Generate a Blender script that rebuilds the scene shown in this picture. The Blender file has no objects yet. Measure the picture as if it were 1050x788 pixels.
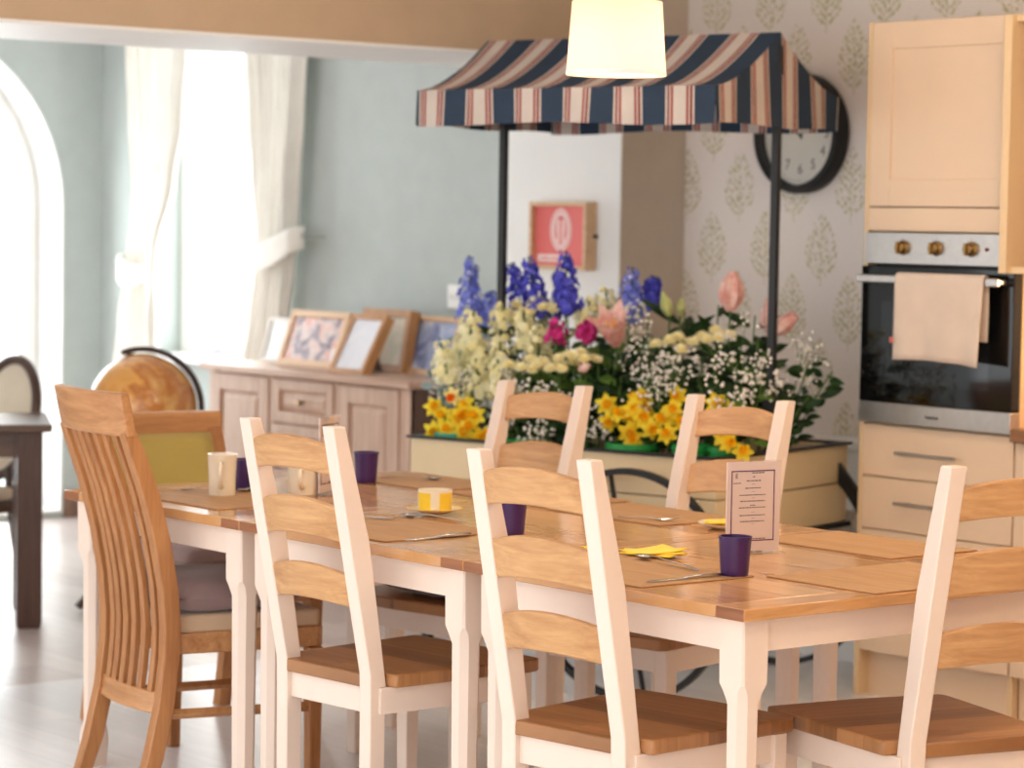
import bpy, math, random
from math import sin, cos, pi, radians, sqrt, atan2
from mathutils import Vector, Matrix
C = bpy.context.scene.collection
R = random.Random(7)

# ------------------------------------------------------------------ mesh builder
class MB:
    def __init__(s): s.v = []; s.f = []; s.m = []; s.uv = {}
    def add(s, vs, fs, mi=0):
        o = len(s.v); s.v += [tuple(p) for p in vs]
        s.f += [tuple(i + o for i in f) for f in fs]; s.m += [mi] * len(fs); return o
    def box(s, x0, x1, y0, y1, z0, z1, mi=0, M=None):
        vs = [Vector((x, y, z)) for z in (z0, z1) for y in (y0, y1) for x in (x0, x1)]
        if M is not None: vs = [M @ p for p in vs]
        s.add(vs, [(0, 2, 3, 1), (4, 5, 7, 6), (0, 1, 5, 4), (2, 6, 7, 3), (0, 4, 6, 2), (1, 3, 7, 5)], mi); return s
    def loft(s, rings, cap=True, closed=True, mi=0):
        n = len(rings[0]); vs = [p for r in rings for p in r]; fs = []
        for i in range(len(rings) - 1):
            for j in range(n if closed else n - 1):
                a = i * n + j; b = i * n + (j + 1) % n
                fs.append((a, b, b + n, a + n))
        if cap and closed:
            fs.append(tuple(range(n))[::-1]); fs.append(tuple(range((len(rings) - 1) * n, len(rings) * n)))
        s.add(vs, fs, mi); return s
    def tube(s, pts, r, n=8, mi=0, cap=True):
        pts = [Vector(p) for p in pts]; k = len(pts)
        rs = r if isinstance(r, (list, tuple)) else [r] * k
        rings = []; up = None
        for i, p in enumerate(pts):
            t = (pts[min(i + 1, k - 1)] - pts[max(i - 1, 0)]).normalized()
            if up is None:
                up = Vector((0, 0, 1)) if abs(t.z) < .9 else Vector((1, 0, 0))
            a = (up - t * up.dot(t)).normalized(); b = t.cross(a); up = a
            rings.append([p + (a * cos(2 * pi * j / n) + b * sin(2 * pi * j / n)) * rs[i] for j in range(n)])
        s.loft(rings, cap, True, mi); return s
    def lathe(s, prof, n=24, M=None, mi=0, cap=False):
        rings = [[Vector((r * cos(2 * pi * j / n), r * sin(2 * pi * j / n), z)) for j in range(n)] for r, z in prof]
        if M is not None: rings = [[M @ p for p in q] for q in rings]
        s.loft(rings, cap, True, mi); return s
    def prism(s, poly, d0, d1, f, mi=0):
        """poly: 2-D outline, f(a,b,d) maps to 3-D, extruded from d0 to d1"""
        s.loft([[Vector(f(a, b, d0)) for a, b in poly], [Vector(f(a, b, d1)) for a, b in poly]], True, True, mi); return s
    def grid(s, fn, nu, nv, mi=0, uvf=None):
        vs = [Vector(fn(i / nu, j / nv)) for j in range(nv + 1) for i in range(nu + 1)]
        fs = [(j * (nu + 1) + i, j * (nu + 1) + i + 1, (j + 1) * (nu + 1) + i + 1, (j + 1) * (nu + 1) + i) for j in range(nv) for i in range(nu)]
        o = s.add(vs, fs, mi)
        if uvf:
            for j in range(nv + 1):
                for i in range(nu + 1): s.uv[o + j * (nu + 1) + i] = uvf(i / nu, j / nv)
        return s
    def ico(s, c, r, mi=0):
        t = (1 + sqrt(5)) / 2; k = r / sqrt(1 + t * t)
        vs = [(-1, t, 0), (1, t, 0), (-1, -t, 0), (1, -t, 0), (0, -1, t), (0, 1, t), (0, -1, -t), (0, 1, -t), (t, 0, -1), (t, 0, 1), (-t, 0, -1), (-t, 0, 1)]
        fs = [(0, 11, 5), (0, 5, 1), (0, 1, 7), (0, 7, 10), (0, 10, 11), (1, 5, 9), (5, 11, 4), (11, 10, 2), (10, 7, 6), (7, 1, 8), (3, 9, 4), (3, 4, 2), (3, 2, 6), (3, 6, 8), (3, 8, 9), (4, 9, 5), (2, 4, 11), (6, 2, 10), (8, 6, 7), (9, 8, 1)]
        s.add([(c[0] + a * k, c[1] + b * k, c[2] + d * k) for a, b, d in vs], fs, mi); return s
    def sphere(s, c, r, nu=24, nv=14, M=None, mi=0):
        s.lathe([(max(1e-4, r * sin(pi * j / nv)), -r * cos(pi * j / nv)) for j in range(nv + 1)], nu, (Matrix.Translation(c) @ (M or Matrix.Identity(4))), mi); return s

def obj(name, mb, mat, parent=None, bevel=0, smooth=35, solid=0, sub=0, seg=2):
    me = bpy.data.meshes.new(name); me.from_pydata(mb.v, [], mb.f)
    for m in (mat if isinstance(mat, (list, tuple)) else [mat]): me.materials.append(m)
    if len(me.materials) > 1: me.polygons.foreach_set('material_index', mb.m)
    if mb.uv:
        l = me.uv_layers.new(name='UVMap')
        for lp in me.loops: l.data[lp.index].uv = mb.uv.get(lp.vertex_index, (0, 0))
    me.update()
    if smooth:
        me.polygons.foreach_set('use_smooth', [True] * len(me.polygons))
        if smooth < 180: me.set_sharp_from_angle(angle=radians(smooth))
    o = bpy.data.objects.new(name, me); C.objects.link(o)
    if parent is not None: o.parent = parent
    if solid:
        m = o.modifiers.new('s', 'SOLIDIFY'); m.thickness = solid; m.offset = 0
    if bevel:
        m = o.modifiers.new('b', 'BEVEL'); m.width = bevel; m.segments = seg; m.limit_method = 'ANGLE'; m.angle_limit = radians(40)
        m.harden_normals = False
    if sub:
        m = o.modifiers.new('u', 'SUBSURF'); m.levels = sub; m.render_levels = sub
    return o
def tag(o, label, cat, group=None, kind=None):
    o['label'] = label; o['category'] = cat
    if group: o['group'] = group
    if kind: o['kind'] = kind
    return o
def thing(name, label, cat, loc=(0, 0, 0), rot=0, group=None):
    o = bpy.data.objects.new(name, None); C.objects.link(o); o.empty_display_size = .1
    o.location = loc; o.rotation_euler = (0, 0, rot); return tag(o, label, cat, group)
def struct(name, mb, mat, label=None, cat=None, **k):
    o = obj(name, mb, mat, **k); o['kind'] = 'structure'
    if label: o['label'] = label
    if cat: o['category'] = cat
    return o
def copy_tree(o, parent=None):
    c = o.copy(); C.objects.link(c)
    if parent is not None: c.parent = parent
    for ch in list(o.children): copy_tree(ch, c)
    return c
def box(*a, **k): return MB().box(*a, **k)

# ------------------------------------------------------------------ materials
def lin(c):
    f = lambda x: x / 12.92 if x <= .04045 else ((x + .055) / 1.055) ** 2.4
    return tuple(f(x / 255) for x in c) + (1,)
class NT:
    def __init__(s, name):
        s.mat = bpy.data.materials.new(name); s.mat.use_nodes = True; s.t = s.mat.node_tree; s.t.nodes.clear()
        s.out = s.n('ShaderNodeOutputMaterial'); s.p = s.n('ShaderNodeBsdfPrincipled'); s.l(s.p.outputs[0], s.out.inputs[0])
    def n(s, t): return s.t.nodes.new(t)
    def l(s, a, b): s.t.links.new(a, b)
    def set(s, sock, v):
        if isinstance(v, bpy.types.NodeSocket): s.l(v, sock)
        else: sock.default_value = v
    def m(s, op, a, b=0.0, c=0.0):
        n = s.n('ShaderNodeMath'); n.operation = op
        for i, x in enumerate((a, b, c)): s.set(n.inputs[i], x)
        return n.outputs[0]
    def mix(s, f, a, b, mode='MIX'):
        n = s.n('ShaderNodeMix'); n.data_type = 'RGBA'; n.blend_type = mode
        s.set(n.inputs[0], f); s.set(n.inputs[6], a); s.set(n.inputs[7], b); return n.outputs[2]
    def co(s, scale=(1, 1, 1), kind='Object'):
        t = s.n('ShaderNodeTexCoord'); mp = s.n('ShaderNodeMapping'); mp.inputs['Scale'].default_value = scale
        s.l(t.outputs[kind], mp.inputs[0]); return mp.outputs[0]
    def noise(s, co, scale, detail=3, rough=.5, dist=0):
        n = s.n('ShaderNodeTexNoise'); s.l(co, n.inputs['Vector']); n.inputs['Scale'].default_value = scale
        n.inputs['Detail'].default_value = detail; n.inputs['Roughness'].default_value = rough; n.inputs['Distortion'].default_value = dist
        return n.outputs['Fac']
    def ramp(s, f, stops, interp='LINEAR'):
        n = s.n('ShaderNodeValToRGB'); cr = n.color_ramp; cr.interpolation = interp
        while len(cr.elements) < len(stops): cr.elements.new(.5)
        for e, (p, c) in zip(cr.elements, stops): e.position = p; e.color = c
        s.l(f, n.inputs[0]); return n.outputs[0]
    def bump(s, h, strength=.2, dist=.002):
        b = s.n('ShaderNodeBump'); b.inputs['Strength'].default_value = strength; b.inputs['Distance'].default_value = dist
        s.l(h, b.inputs['Height']); s.l(b.outputs[0], s.p.inputs['Normal'])
    def base(s, v): s.set(s.p.inputs['Base Color'], v)
    def pr(s, **k):
        for a, v in k.items(): s.p.inputs[a.replace('_', ' ')].default_value = v
        return s
def paint(name, c, rough=.5, var=.04, scale=6, spec=.4, metal=0, bump=0, coat=0):
    t = NT(name); co = t.co(); f = t.noise(co, scale, 4)
    c = lin(c); d = tuple(x * (1 - var * 2) for x in c[:3]) + (1,)
    t.base(t.ramp(f, [(.3, d), (.7, c)]))
    t.pr(Roughness=rough, Metallic=metal); t.p.inputs['Specular IOR Level'].default_value = spec
    if coat: t.pr(Coat_Weight=coat, Coat_Roughness=.1)
    if bump: t.bump(t.noise(t.co(), 60, 4), bump, .002)
    return t.mat
def wood(name, c1, c2, axis='x', rough=.35, s=1.0, fine=.35, spec=.45):
    t = NT(name); k = {'x': (1.1, 14, 14), 'y': (14, 1.1, 14), 'z': (14, 14, 1.1)}[axis]
    oi = t.n('ShaderNodeObjectInfo'); co = t.co(tuple(q * s for q in k))
    va = t.n('ShaderNodeVectorMath'); va.operation = 'ADD'; t.l(co, va.inputs[0])
    cx = t.n('ShaderNodeCombineXYZ'); rr = t.m('MULTIPLY', oi.outputs['Random'], 37.)
    for i in range(3): t.l(rr, cx.inputs[i])
    t.l(cx.outputs[0], va.inputs[1]); co = va.outputs[0]
    f = t.noise(co, 1.3, 4, .6, 1.2); g = t.noise(co, 7, 3, .7)
    h = t.m('ADD', t.m('MULTIPLY', f, 1 - fine), t.m('MULTIPLY', g, fine))
    t.base(t.ramp(h, [(.32, lin(c1)), (.66, lin(c2))])); t.pr(Roughness=rough)
    t.p.inputs['Specular IOR Level'].default_value = spec
    t.bump(g, .08, .001); return t.mat
def planks(name, c1, c2, w, length, axis='x', rough=.3, gap=.985, cz=None, spec=.5):
    """boards w wide running along an axis (object space, z up)"""
    t = NT(name); tc = t.n('ShaderNodeTexCoord'); sp = t.n('ShaderNodeSeparateXYZ'); t.l(tc.outputs['Object'], sp.inputs[0])
    a, b = (sp.outputs[0], sp.outputs[1]) if axis == 'x' else (sp.outputs[1], sp.outputs[0])
    row = t.m('FLOOR', t.m('DIVIDE', b, w)); off = t.m('FRACT', t.m('MULTIPLY', row, .618))
    q = t.m('ADD', t.m('DIVIDE', a, length), off); cell = t.m('FLOOR', q)
    wn = t.n('ShaderNodeTexWhiteNoise'); wn.noise_dimensions = '2D'; cb = t.n('ShaderNodeCombineXYZ')
    t.l(row, cb.inputs[0]); t.l(cell, cb.inputs[1]); t.l(cb.outputs[0], wn.inputs['Vector'])
    co = t.co((1.2, 16, 1) if axis == 'x' else (16, 1.2, 1)); va = t.n('ShaderNodeVectorMath'); va.operation = 'ADD'
    t.l(co, va.inputs[0]); t.l(wn.outputs['Color'], va.inputs[1])
    g = t.noise(va.outputs[0], 2.2, 4, .6, .8)
    f = t.m('ADD', t.m('MULTIPLY', g, .65), t.m('MULTIPLY', wn.outputs['Value'], .35))
    col = t.ramp(f, [(.3, lin(c1)), (.7, lin(c2))])
    fr = t.m('FRACT', t.m('DIVIDE', b, w)); gp = t.m('GREATER_THAN', fr, gap)
    t.base(t.mix(t.m('MULTIPLY', gp, .45), col, lin(tuple(x * .55 for x in c1))))
    t.pr(Roughness=rough); t.p.inputs['Specular IOR Level'].default_value = spec; return t.mat
def fabric(name, c, rough=.9, weave=300, var=.06, sheen=.2):
    t = NT(name); co = t.co(); f = t.noise(co, 9, 4); cl = lin(c)
    t.base(t.ramp(f, [(.3, tuple(x * (1 - 2 * var) for x in cl[:3]) + (1,)), (.7, cl)])); t.pr(Roughness=rough, Sheen_Weight=sheen)
    t.p.inputs['Specular IOR Level'].default_value = .15
    t.bump(t.noise(co, weave, 2), .25, .001); return t.mat
def emit(name, c, st):
    t = NT(name); t.base(lin(c)); t.p.inputs['Emission Color'].default_value = lin(c); t.p.inputs['Emission Strength'].default_value = st; return t.mat
def glass(name, tint=(254, 254, 254), rough=.02, refl=.12):
    t = NT(name); t.t.nodes.remove(t.p); a = t.n('ShaderNodeBsdfTransparent'); a.inputs[0].default_value = lin(tint)
    g = t.n('ShaderNodeBsdfGlossy'); g.inputs['Roughness'].default_value = rough
    lw = t.n('ShaderNodeLayerWeight'); lw.inputs[0].default_value = .5; mx = t.n('ShaderNodeMixShader')
    fr = t.m('ADD', .04, t.m('MULTIPLY', t.m('POWER', lw.outputs['Facing'], 5.), .9))
    t.l(fr, mx.inputs[0]); t.l(a.outputs[0], mx.inputs[1]); t.l(g.outputs[0], mx.inputs[2]); t.l(mx.outputs[0], t.out.inputs[0]); return t.mat
def petal(name, c1, c2, scale=30, trans=.25, rough=.6):
    t = NT(name); f = t.noise(t.co(), scale, 2); t.base(t.ramp(f, [(.35, lin(c1)), (.65, lin(c2))])); t.pr(Roughness=rough)
    t.p.inputs['Specular IOR Level'].default_value = .2
    tr = t.n('ShaderNodeBsdfTranslucent'); tr.inputs[0].default_value = lin(c2); mx = t.n('ShaderNodeMixShader'); mx.inputs[0].default_value = trans
    t.l(t.p.outputs[0], mx.inputs[1]); t.l(tr.outputs[0], mx.inputs[2]); t.l(mx.outputs[0], t.out.inputs[0]); return t.mat

CREAM = paint('cream_paint', (234, 213, 196), .42, .02, 4)
OAKX = wood('oak_x', (174, 122, 74), (214, 166, 114), 'x', .36)
OAKY = wood('oak_y', (184, 136, 90), (220, 176, 130), 'y', .38)
OAKD = wood('oak_end', (120, 68, 36), (158, 98, 56), 'x', .4)
TOPW = planks('tabletop_oak', (184, 130, 80), (224, 172, 118), .115, 3.0, 'x', .13, .992)
TOPE = wood('tabletop_end_oak', (188, 134, 82), (224, 172, 118), 'y', .14)
SEATW = planks('seat_oak', (130, 84, 46), (180, 126, 78), .095, 3.0, 'x', .35, .985)
HONEY = wood('honey_oak_z', (150, 95, 53), (190, 133, 83), 'z', .34)
HONEYX = wood('honey_oak_x', (162, 107, 63), (204, 149, 99), 'x', .34)
DARKW = wood('dark_walnut', (62, 42, 34), (92, 66, 54), 'z', .35)
DARKX = wood('dark_walnut_x', (70, 50, 40), (104, 78, 62), 'x', .35)
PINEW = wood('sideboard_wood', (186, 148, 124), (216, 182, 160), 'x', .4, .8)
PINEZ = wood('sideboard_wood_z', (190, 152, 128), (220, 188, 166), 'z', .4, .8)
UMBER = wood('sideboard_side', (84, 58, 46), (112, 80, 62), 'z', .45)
MATW = wood('placemat_cork', (170, 126, 84), (194, 152, 108), 'x', .6, 1.2, .6, .3)
WHITE = paint('white_paint', (244, 243, 240), .5, .015)
KITCH = paint('kitchen_cream', (232, 204, 174), .38, .015)
KITCHI = paint('cabinet_carcass', (228, 198, 156), .5, .02)
STEEL = paint('brushed_steel', (196, 190, 184), .32, .05, 40, .5, .9)
CHROME = paint('polished_steel', (214, 212, 210), .16, .01, 4, .5, 1)
BRASS = paint('brass_knob', (150, 118, 70), .3, .05, 20, .5, .9)
BLACK = paint('black_metal', (26, 26, 26), .42, .05)
BLACKG = paint('oven_black_glass', (14, 14, 15), .06, .0, 4, .5)
BLACKP = paint('black_plastic', (24, 23, 24), .5, .03)
PURPLE = paint('purple_plastic', (64, 30, 90), .36, .05, 20, .5)
PORC = paint('cream_porcelain', (242, 228, 202), .22, .01, 4, .5)
YPORC = paint('yellow_glaze', (248, 208, 60), .25, .04, 20, .5)
NAPK = fabric('yellow_napkin', (252, 212, 54), .9, 200, .03)
INK = paint('purple_ink', (92, 50, 104), .6, .0)
DINK = paint('dark_ink', (96, 84, 86), .7, .0)
CARD = paint('menu_card', (238, 220, 216), .6, .01)
ACRYL = glass('clear_acrylic')
PANE = glass('window_glass', (250, 252, 252))
CURT = fabric('curtain_cream', (246, 242, 234), .9, 220, .03)
CUSH = fabric('mauve_cushion', (150, 124, 120), .8, 180, .08, .3)
TANPAD = fabric('tan_pad', (206, 174, 142), .8, 200, .04)
OLIVE = fabric('olive_green_upholstery', (182, 158, 84), .85, 240, .04)
IVORY = fabric('ivory_upholstery', (226, 212, 190), .85, 240, .04)
TOWEL = fabric('tea_towel', (224, 204, 186), .95, 160, .05)
TAUPE = fabric('taupe_wallcovering', (204, 177, 148), .85, 90, .03, 0)
PILLS = fabric('pillar_wallcovering', (208, 194, 178), .85, 90, .03, 0)
GREEN = fabric('sage_wallcovering', (190, 197, 194), .85, 70, .03, 0)
FLOORD = planks('pale_vinyl_floor', (226, 224, 226), (242, 240, 240), .19, 1.25, 'x', .3, .993)
FLOORL = planks('lounge_wood_floor', (186, 172, 168), (214, 202, 198), .15, 1.2, 'x', .28, .99)
SKIRT = wood('skirting_wood', (120, 92, 78), (150, 120, 102), 'x', .5)
CARTB = paint('cart_cream_board', (226, 204, 164), .5, .03, 5)
SOIL = paint('dark_moss', (28, 34, 20), .95, .2, 40)
POTG = paint('green_pot', (40, 150, 70), .4, .05)
POTT = paint('teal_pot', (60, 170, 140), .4, .05)
STEMG = paint('stem_green', (84, 116, 52), .6, .1, 30)
LEAFD = petal('dark_leaf', (24, 44, 22), (46, 74, 34), 24, .12, .4)
LEAFM = petal('mid_leaf', (74, 108, 42), (116, 150, 66), 24, .2, .45)
LEAFG = petal('grey_leaf', (128, 146, 140), (168, 184, 182), 24, .15, .6)
PYEL = petal('daffodil_petal', (252, 218, 30), (255, 238, 84), 60, .3)
PPALE = petal('pale_daffodil_petal', (250, 232, 130), (255, 244, 180), 60, .3)
PORG = petal('daffodil_trumpet', (250, 178, 14), (255, 206, 30), 90, .3)
PDEEP = petal('orange_trumpet', (238, 96, 10), (250, 130, 20), 90, .3)
PBLUE = petal('delphinium_blue', (62, 60, 178), (104, 104, 220), 50, .2)
PLILAC = petal('delphinium_lilac', (98, 108, 206), (150, 160, 232), 50, .2)
PCREAM = petal('stock_cream', (252, 240, 176), (255, 252, 226), 22, .35)
PYCREAM = petal('chrysanthemum_cream', (252, 236, 170), (255, 250, 214), 40, .3)
PMAG = petal('magenta_stock', (190, 40, 120), (226, 80, 156), 40, .2)
PPINK = petal('lily_pink', (234, 164, 152), (252, 222, 212), 34, .25)
PWHITE = petal('gypsophila_white', (244, 238, 226), (255, 252, 246), 60, .25)
SHADE = None
PBUDG = petal('lily_bud_green', (190, 196, 120), (222, 222, 160), 20, .2)
def shade_mat():
    t = NT('lamp_shade_fabric'); t.base(lin((250, 240, 222))); t.pr(Roughness=.9)
    tr = t.n('ShaderNodeBsdfTranslucent'); tr.inputs[0].default_value = lin((255, 240, 214)); mx = t.n('ShaderNodeMixShader'); mx.inputs[0].default_value = .55
    t.p.inputs['Emission Color'].default_value = lin((255, 238, 210)); t.p.inputs['Emission Strength'].default_value = .34
    t.l(t.p.outputs[0], mx.inputs[1]); t.l(tr.outputs[0], mx.inputs[2]); t.l(mx.outputs[0], t.out.inputs[0]); return t.mat
SHADE = shade_mat()
# ------------------------------------------------------------------ room shell
def wallpaper():
    t = NT('fern_wallpaper'); tc = t.n('ShaderNodeTexCoord'); sp = t.n('ShaderNodeSeparateXYZ'); t.l(tc.outputs['Object'], sp.inputs[0])
    x, z = sp.outputs[0], sp.outputs[2]; PX, PZ = .285, .452
    masks = []
    vo = t.n('ShaderNodeTexVoronoi'); t.l(tc.outputs['Object'], vo.inputs['Vector']); vo.inputs['Scale'].default_value = 70
    dots = t.m('LESS_THAN', vo.outputs['Distance'], .5)
    for s in (0, .5):
        dx = t.m('MULTIPLY', t.m('SUBTRACT', t.m('FRACT', t.m('ADD', t.m('DIVIDE', x, PX), s + .09)), .5), PX)
        dz = t.m('MULTIPLY', t.m('SUBTRACT', t.m('FRACT', t.m('ADD', t.m('DIVIDE', z, PZ), s + .30)), .5), PZ)
        h = t.m('DIVIDE', t.m('ADD', dz, .12), .25)
        hc = t.m('MINIMUM', t.m('MAXIMUM', h, 0.), 1.)
        wd = t.m('MULTIPLY', t.m('MULTIPLY', t.m('POWER', hc, .55), t.m('SUBTRACT', 1., hc)), .215)
        ax = t.m('ABSOLUTE', dx)
        # fronds: slanted ribs leave gaps in the crown
        rib = t.m('GREATER_THAN', t.m('FRACT', t.m('MULTIPLY', t.m('SUBTRACT', dz, t.m('MULTIPLY', ax, .9)), 34.)), .3)
        crown = t.m('MULTIPLY', t.m('LESS_THAN', ax, wd), t.m('MULTIPLY', dots, rib))
        stem = t.m('MULTIPLY', t.m('LESS_THAN', ax, .0016), t.m('MULTIPLY', t.m('GREATER_THAN', h, -.12), t.m('LESS_THAN', h, .8)))
        masks.append(t.m('MAXIMUM', crown, stem))
    mk = t.m('MAXIMUM', masks[0], masks[1])
    leaf = t.ramp(t.noise(t.co(), 30, 2), [(.35, lin((180, 174, 122))), (.65, lin((202, 196, 148)))])
    bg = t.ramp(t.noise(t.co((1, 1, 1)), 120, 2), [(.3, lin((238, 229, 222))), (.7, lin((245, 236, 230)))])
    t.base(t.mix(t.m('MULTIPLY', mk, .85), bg, leaf)); t.pr(Roughness=.7); t.p.inputs['Specular IOR Level'].default_value = .25
    return t.mat
WP = wallpaper()
XP0, XP1, YJ = -4.447, -3.744, 2.931      # opening between lounge and dining room
struct('floor', box(-3.86, 5.5, -5.5, 3.25, -.1, 0), FLOORD)
struct('floor_lounge', box(-8.3, -3.86, -5.5, 3.3, -.1, 0), FLOORL)
struct('ceiling', box(-3.744, 2.2, -2.6, 3.35, 2.52, 2.6), WHITE)
struct('ceiling_lounge', box(-8.3, -4.447, -3.6, 3.5, 2.56, 2.64), WHITE)
struct('wall_back', box(-3.75, 2.2, 3.25, 3.35, 0, 2.52), WP)
struct('wall_right_shade', box(2.1, 2.2, -1.25, 3.25, 0, 2.52), TAUPE)  # unseen wall, carried forward to keep daylight off the right-hand chairs
struct('pillar', box(XP0, XP1 - .006, YJ, 3.35, 0, 2.52), WHITE)
struct('pillar_side', box(XP1 - .006, XP1, YJ + .002, 3.25, 0, 2.52), PILLS)
struct('beam', box(XP0, XP1, -4.5, YJ, 2.118, 2.56), TAUPE)
struct('trim_1', box(XP0 + .002, XP1 + .004, -4.5, YJ, 2.106, 2.118), WHITE)
# lounge wall with the curtained window
w = MB()
w.box(-8.3, -7.52, 3.2, 3.48, 0, 2.56); w.box(-6.38, XP0, 3.2, 3.48, 0, 2.56)
w.box(-7.52, -6.38, 3.2, 3.48, 0, .82); w.box(-7.52, -6.38, 3.2, 3.48, 2.36, 2.56)
struct('wall_lounge', w, GREEN)
f = MB()
for a, b, c_, d in ((-7.52, -7.46, .84, 2.36), (-6.44, -6.38, .84, 2.36), (-7.46, -6.44, .84, .91), (-7.46, -6.44, 2.29, 2.36), (-6.985, -6.925, .91, 2.29)):
    f.box(a, b, 3.37, 3.43, c_, d)
wi = struct('window_1', f, WHITE, bevel=.006)
obj('window_pane', box(-7.46, -6.44, 3.396, 3.402, .91, 2.29), PANE, wi)
struct('trim_2', box(-7.54, -6.36, 3.12, 3.40, .815, .845), WHITE, bevel=.006)
# lounge end wall with the tall arched window
YC, AR, ZS, ZB = 2.10, .88, 1.55, .03
def arch(r, n=24): return [(YC + r * cos(pi * i / n), ZS + r * sin(pi * i / n)) for i in range(n + 1)]
w = MB()
for xx in (-8.0, -8.34):
    A = arch(AR); top = 2.56
    vs = [(xx, y, z) for y, z in A] + [(xx, y, top) for y, z in A]; n = len(A)
    w.add(vs, [(i, i + 1, i + 1 + n, i + n) for i in range(n - 1)])
    for y0, y1, z0, z1 in ((YC + AR, 3.3, 0, top), (-4.5, YC - AR, 0, top), (YC - AR, YC + AR, 0, ZB)):
        w.add([(xx, y0, z0), (xx, y1, z0), (xx, y1, z1), (xx, y0, z1)], [(0, 1, 2, 3)])
struct('wall_lounge_end', w, GREEN, smooth=0)
r_ = MB(); A = [(YC + AR, ZB)] + arch(AR) + [(YC - AR, ZB)]; Bn = [(YC + AR - .012, ZB + .012)] + arch(AR - .012) + [(YC - AR + .012, ZB + .012)]
r_.loft([[(-8.002, y, z) for y, z in A], [(-7.985, y, z) for y, z in A], [(-7.985, y, z) for y, z in Bn], [(-8.36, y, z) for y, z in Bn]], cap=False)
struct('trim_3', r_, WHITE)
f = MB()
o1 = [(YC + .86, ZB)] + arch(.86) + [(YC - .86, ZB)]; o2 = [(YC + .76, ZB + .1)] + arch(.76) + [(YC - .76, ZB + .1)]
f.loft([[(-8.22, y, z) for y, z in o1], [(-8.22, y, z) for y, z in o2], [(-8.30, y, z) for y, z in o2], [(-8.30, y, z) for y, z in o1]], cap=False)
f.box(-8.29, -8.23, YC - .03, YC + .03, ZB + .02, ZS + .8); f.box(-8.29, -8.23, YC - .8, YC + .8, ZS - .03, ZS + .03); f.box(-8.30, -8.22, YC - .86, YC + .86, ZB, ZB + .1)
wi = struct('window_2', f, WHITE)
p_ = MB(); A = [(YC + .78, ZB + .05)] + arch(.78) + [(YC - .78, ZB + .05)]
p_.prism(A, -8.262, -8.258, lambda a, b, d: (d, a, b)); obj('window_pane', p_, PANE, wi, smooth=0)
struct('baseboard_lounge', box(-7.99, XP0, 3.178, 3.2, 0, .13), SKIRT, bevel=.004)
struct('baseboard_end', MB().box(-8.0, -7.98, -4.4, YC - AR - .012, 0, .13).box(-8.0, -7.98, YC + AR + .012, 3.178, 0, .13), SKIRT, bevel=.004)
struct('baseboard_pillar', box(XP0, XP1, YJ - .015, YJ, 0, .12), WHITE, bevel=.004)

# ------------------------------------------------------------------ ladder-back chairs
def chair_parts(t, n_slats=3):
    for s in (-1, 1):
        m = MB(); poly = [(-.024, 0), (-.026, .40), (-.028, .47), (-.147, 1.046), (-.110, 1.046), (-.034, .78), (.022, .44), (.020, .38), (.018, 0)]
        m.prism(poly, s * .155 - .02, s * .155 + .02, lambda a, b, d: (d, a, b)); obj('back_post', m, CREAM, t, .003)
    def slat(z0, z1, arch):
        m = MB(); n = 14; rings = []
        for i in range(n + 1):
            u = -1 + 2 * i / n; x = u * .143; k = 1 - u * u
            zb, zt = z0 + arch * .55 * k, z1 + arch * k
            yc = lambda z: -.012 - (z - .47) * .21 - .022 * k
            rings.append([(x, yc(zb) - .010, zb), (x, yc(zb) + .010, zb), (x, yc(zt) + .010, zt), (x, yc(zt) - .010, zt)])
        m.loft(rings); return m
    for z0, z1 in ((.930, .998), (.775, .855), (.622, .697))[:n_slats]: obj('back_slat', slat(z0, z1, .022), OAKX, t, .004)
    m = MB(); pl = [(-.148, -.026), (.148, -.026), (.148, .024), (.198, .026), (.204, .03), (.232, .445), (.222, .462), (0, .474), (-.222, .462), (-.232, .445), (-.204, .03), (-.198, .026), (-.148, .024)]
    m.prism(pl, .437, .468, lambda a, b, d: (a, b, d)); obj('seat', m, SEATW, t, .004)
    m = MB()
    m.box(-.17, .17, -.012, .008, .375, .437); m.box(-.20, .20, .405, .428, .375, .437)
    for s in (-1, 1):
        d = Vector((s * .035, .41, 0)); q = Vector((s * .172, 0, 0)); nrm = Vector((d.y, -d.x, 0)).normalized() * .010
        m.loft([[q + nrm + Vector((0, 0, z)), q - nrm + Vector((0, 0, z)), q + d - nrm + Vector((0, 0, z)), q + d + nrm + Vector((0, 0, z))] for z in (.375, .437)])
    obj('apron', m, CREAM, t, .002)
    for s in (-1, 1):
        m = MB(); m.loft([[(s * .205 + a * w_, .415 + b * w_, z) for a, b in ((-1, -1), (1, -1), (1, 1), (-1, 1))] for z, w_ in ((0, .017), (.36, .021), (.437, .021))])
        obj('leg', m, CREAM, t, .003)
CH = [((-1.342, -.045), 4, 'ladder-back dining chair with its back to us, between the slat-back chair and the nearest chair'),
      ((-.42, -.085), 7, 'nearest ladder-back dining chair, its whole back to us, right in front of the yellow napkin'),
      ((.125, .545), 76, 'ladder-back dining chair at the right end of the table, cut off by the picture edge'),
      ((-2.215, 1.20), 187, 'ladder-back dining chair on the far side with a mauve cushion, before the cart\'s left half'),
      ((-1.485, 1.29), 188, 'ladder-back dining chair on the far side, directly behind the standing menu')]
c0 = None
for (x, y), r, lab in CH:
    if c0 is None: c0 = thing('ladder_back_chair', lab, 'chair', group='ladder-back chairs around the dining table'); chair_parts(c0); c = c0
    else: c = copy_tree(c0); c['label'] = lab
    c.location = (x, y, 0); c.rotation_euler = (0, 0, radians(r))

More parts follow.
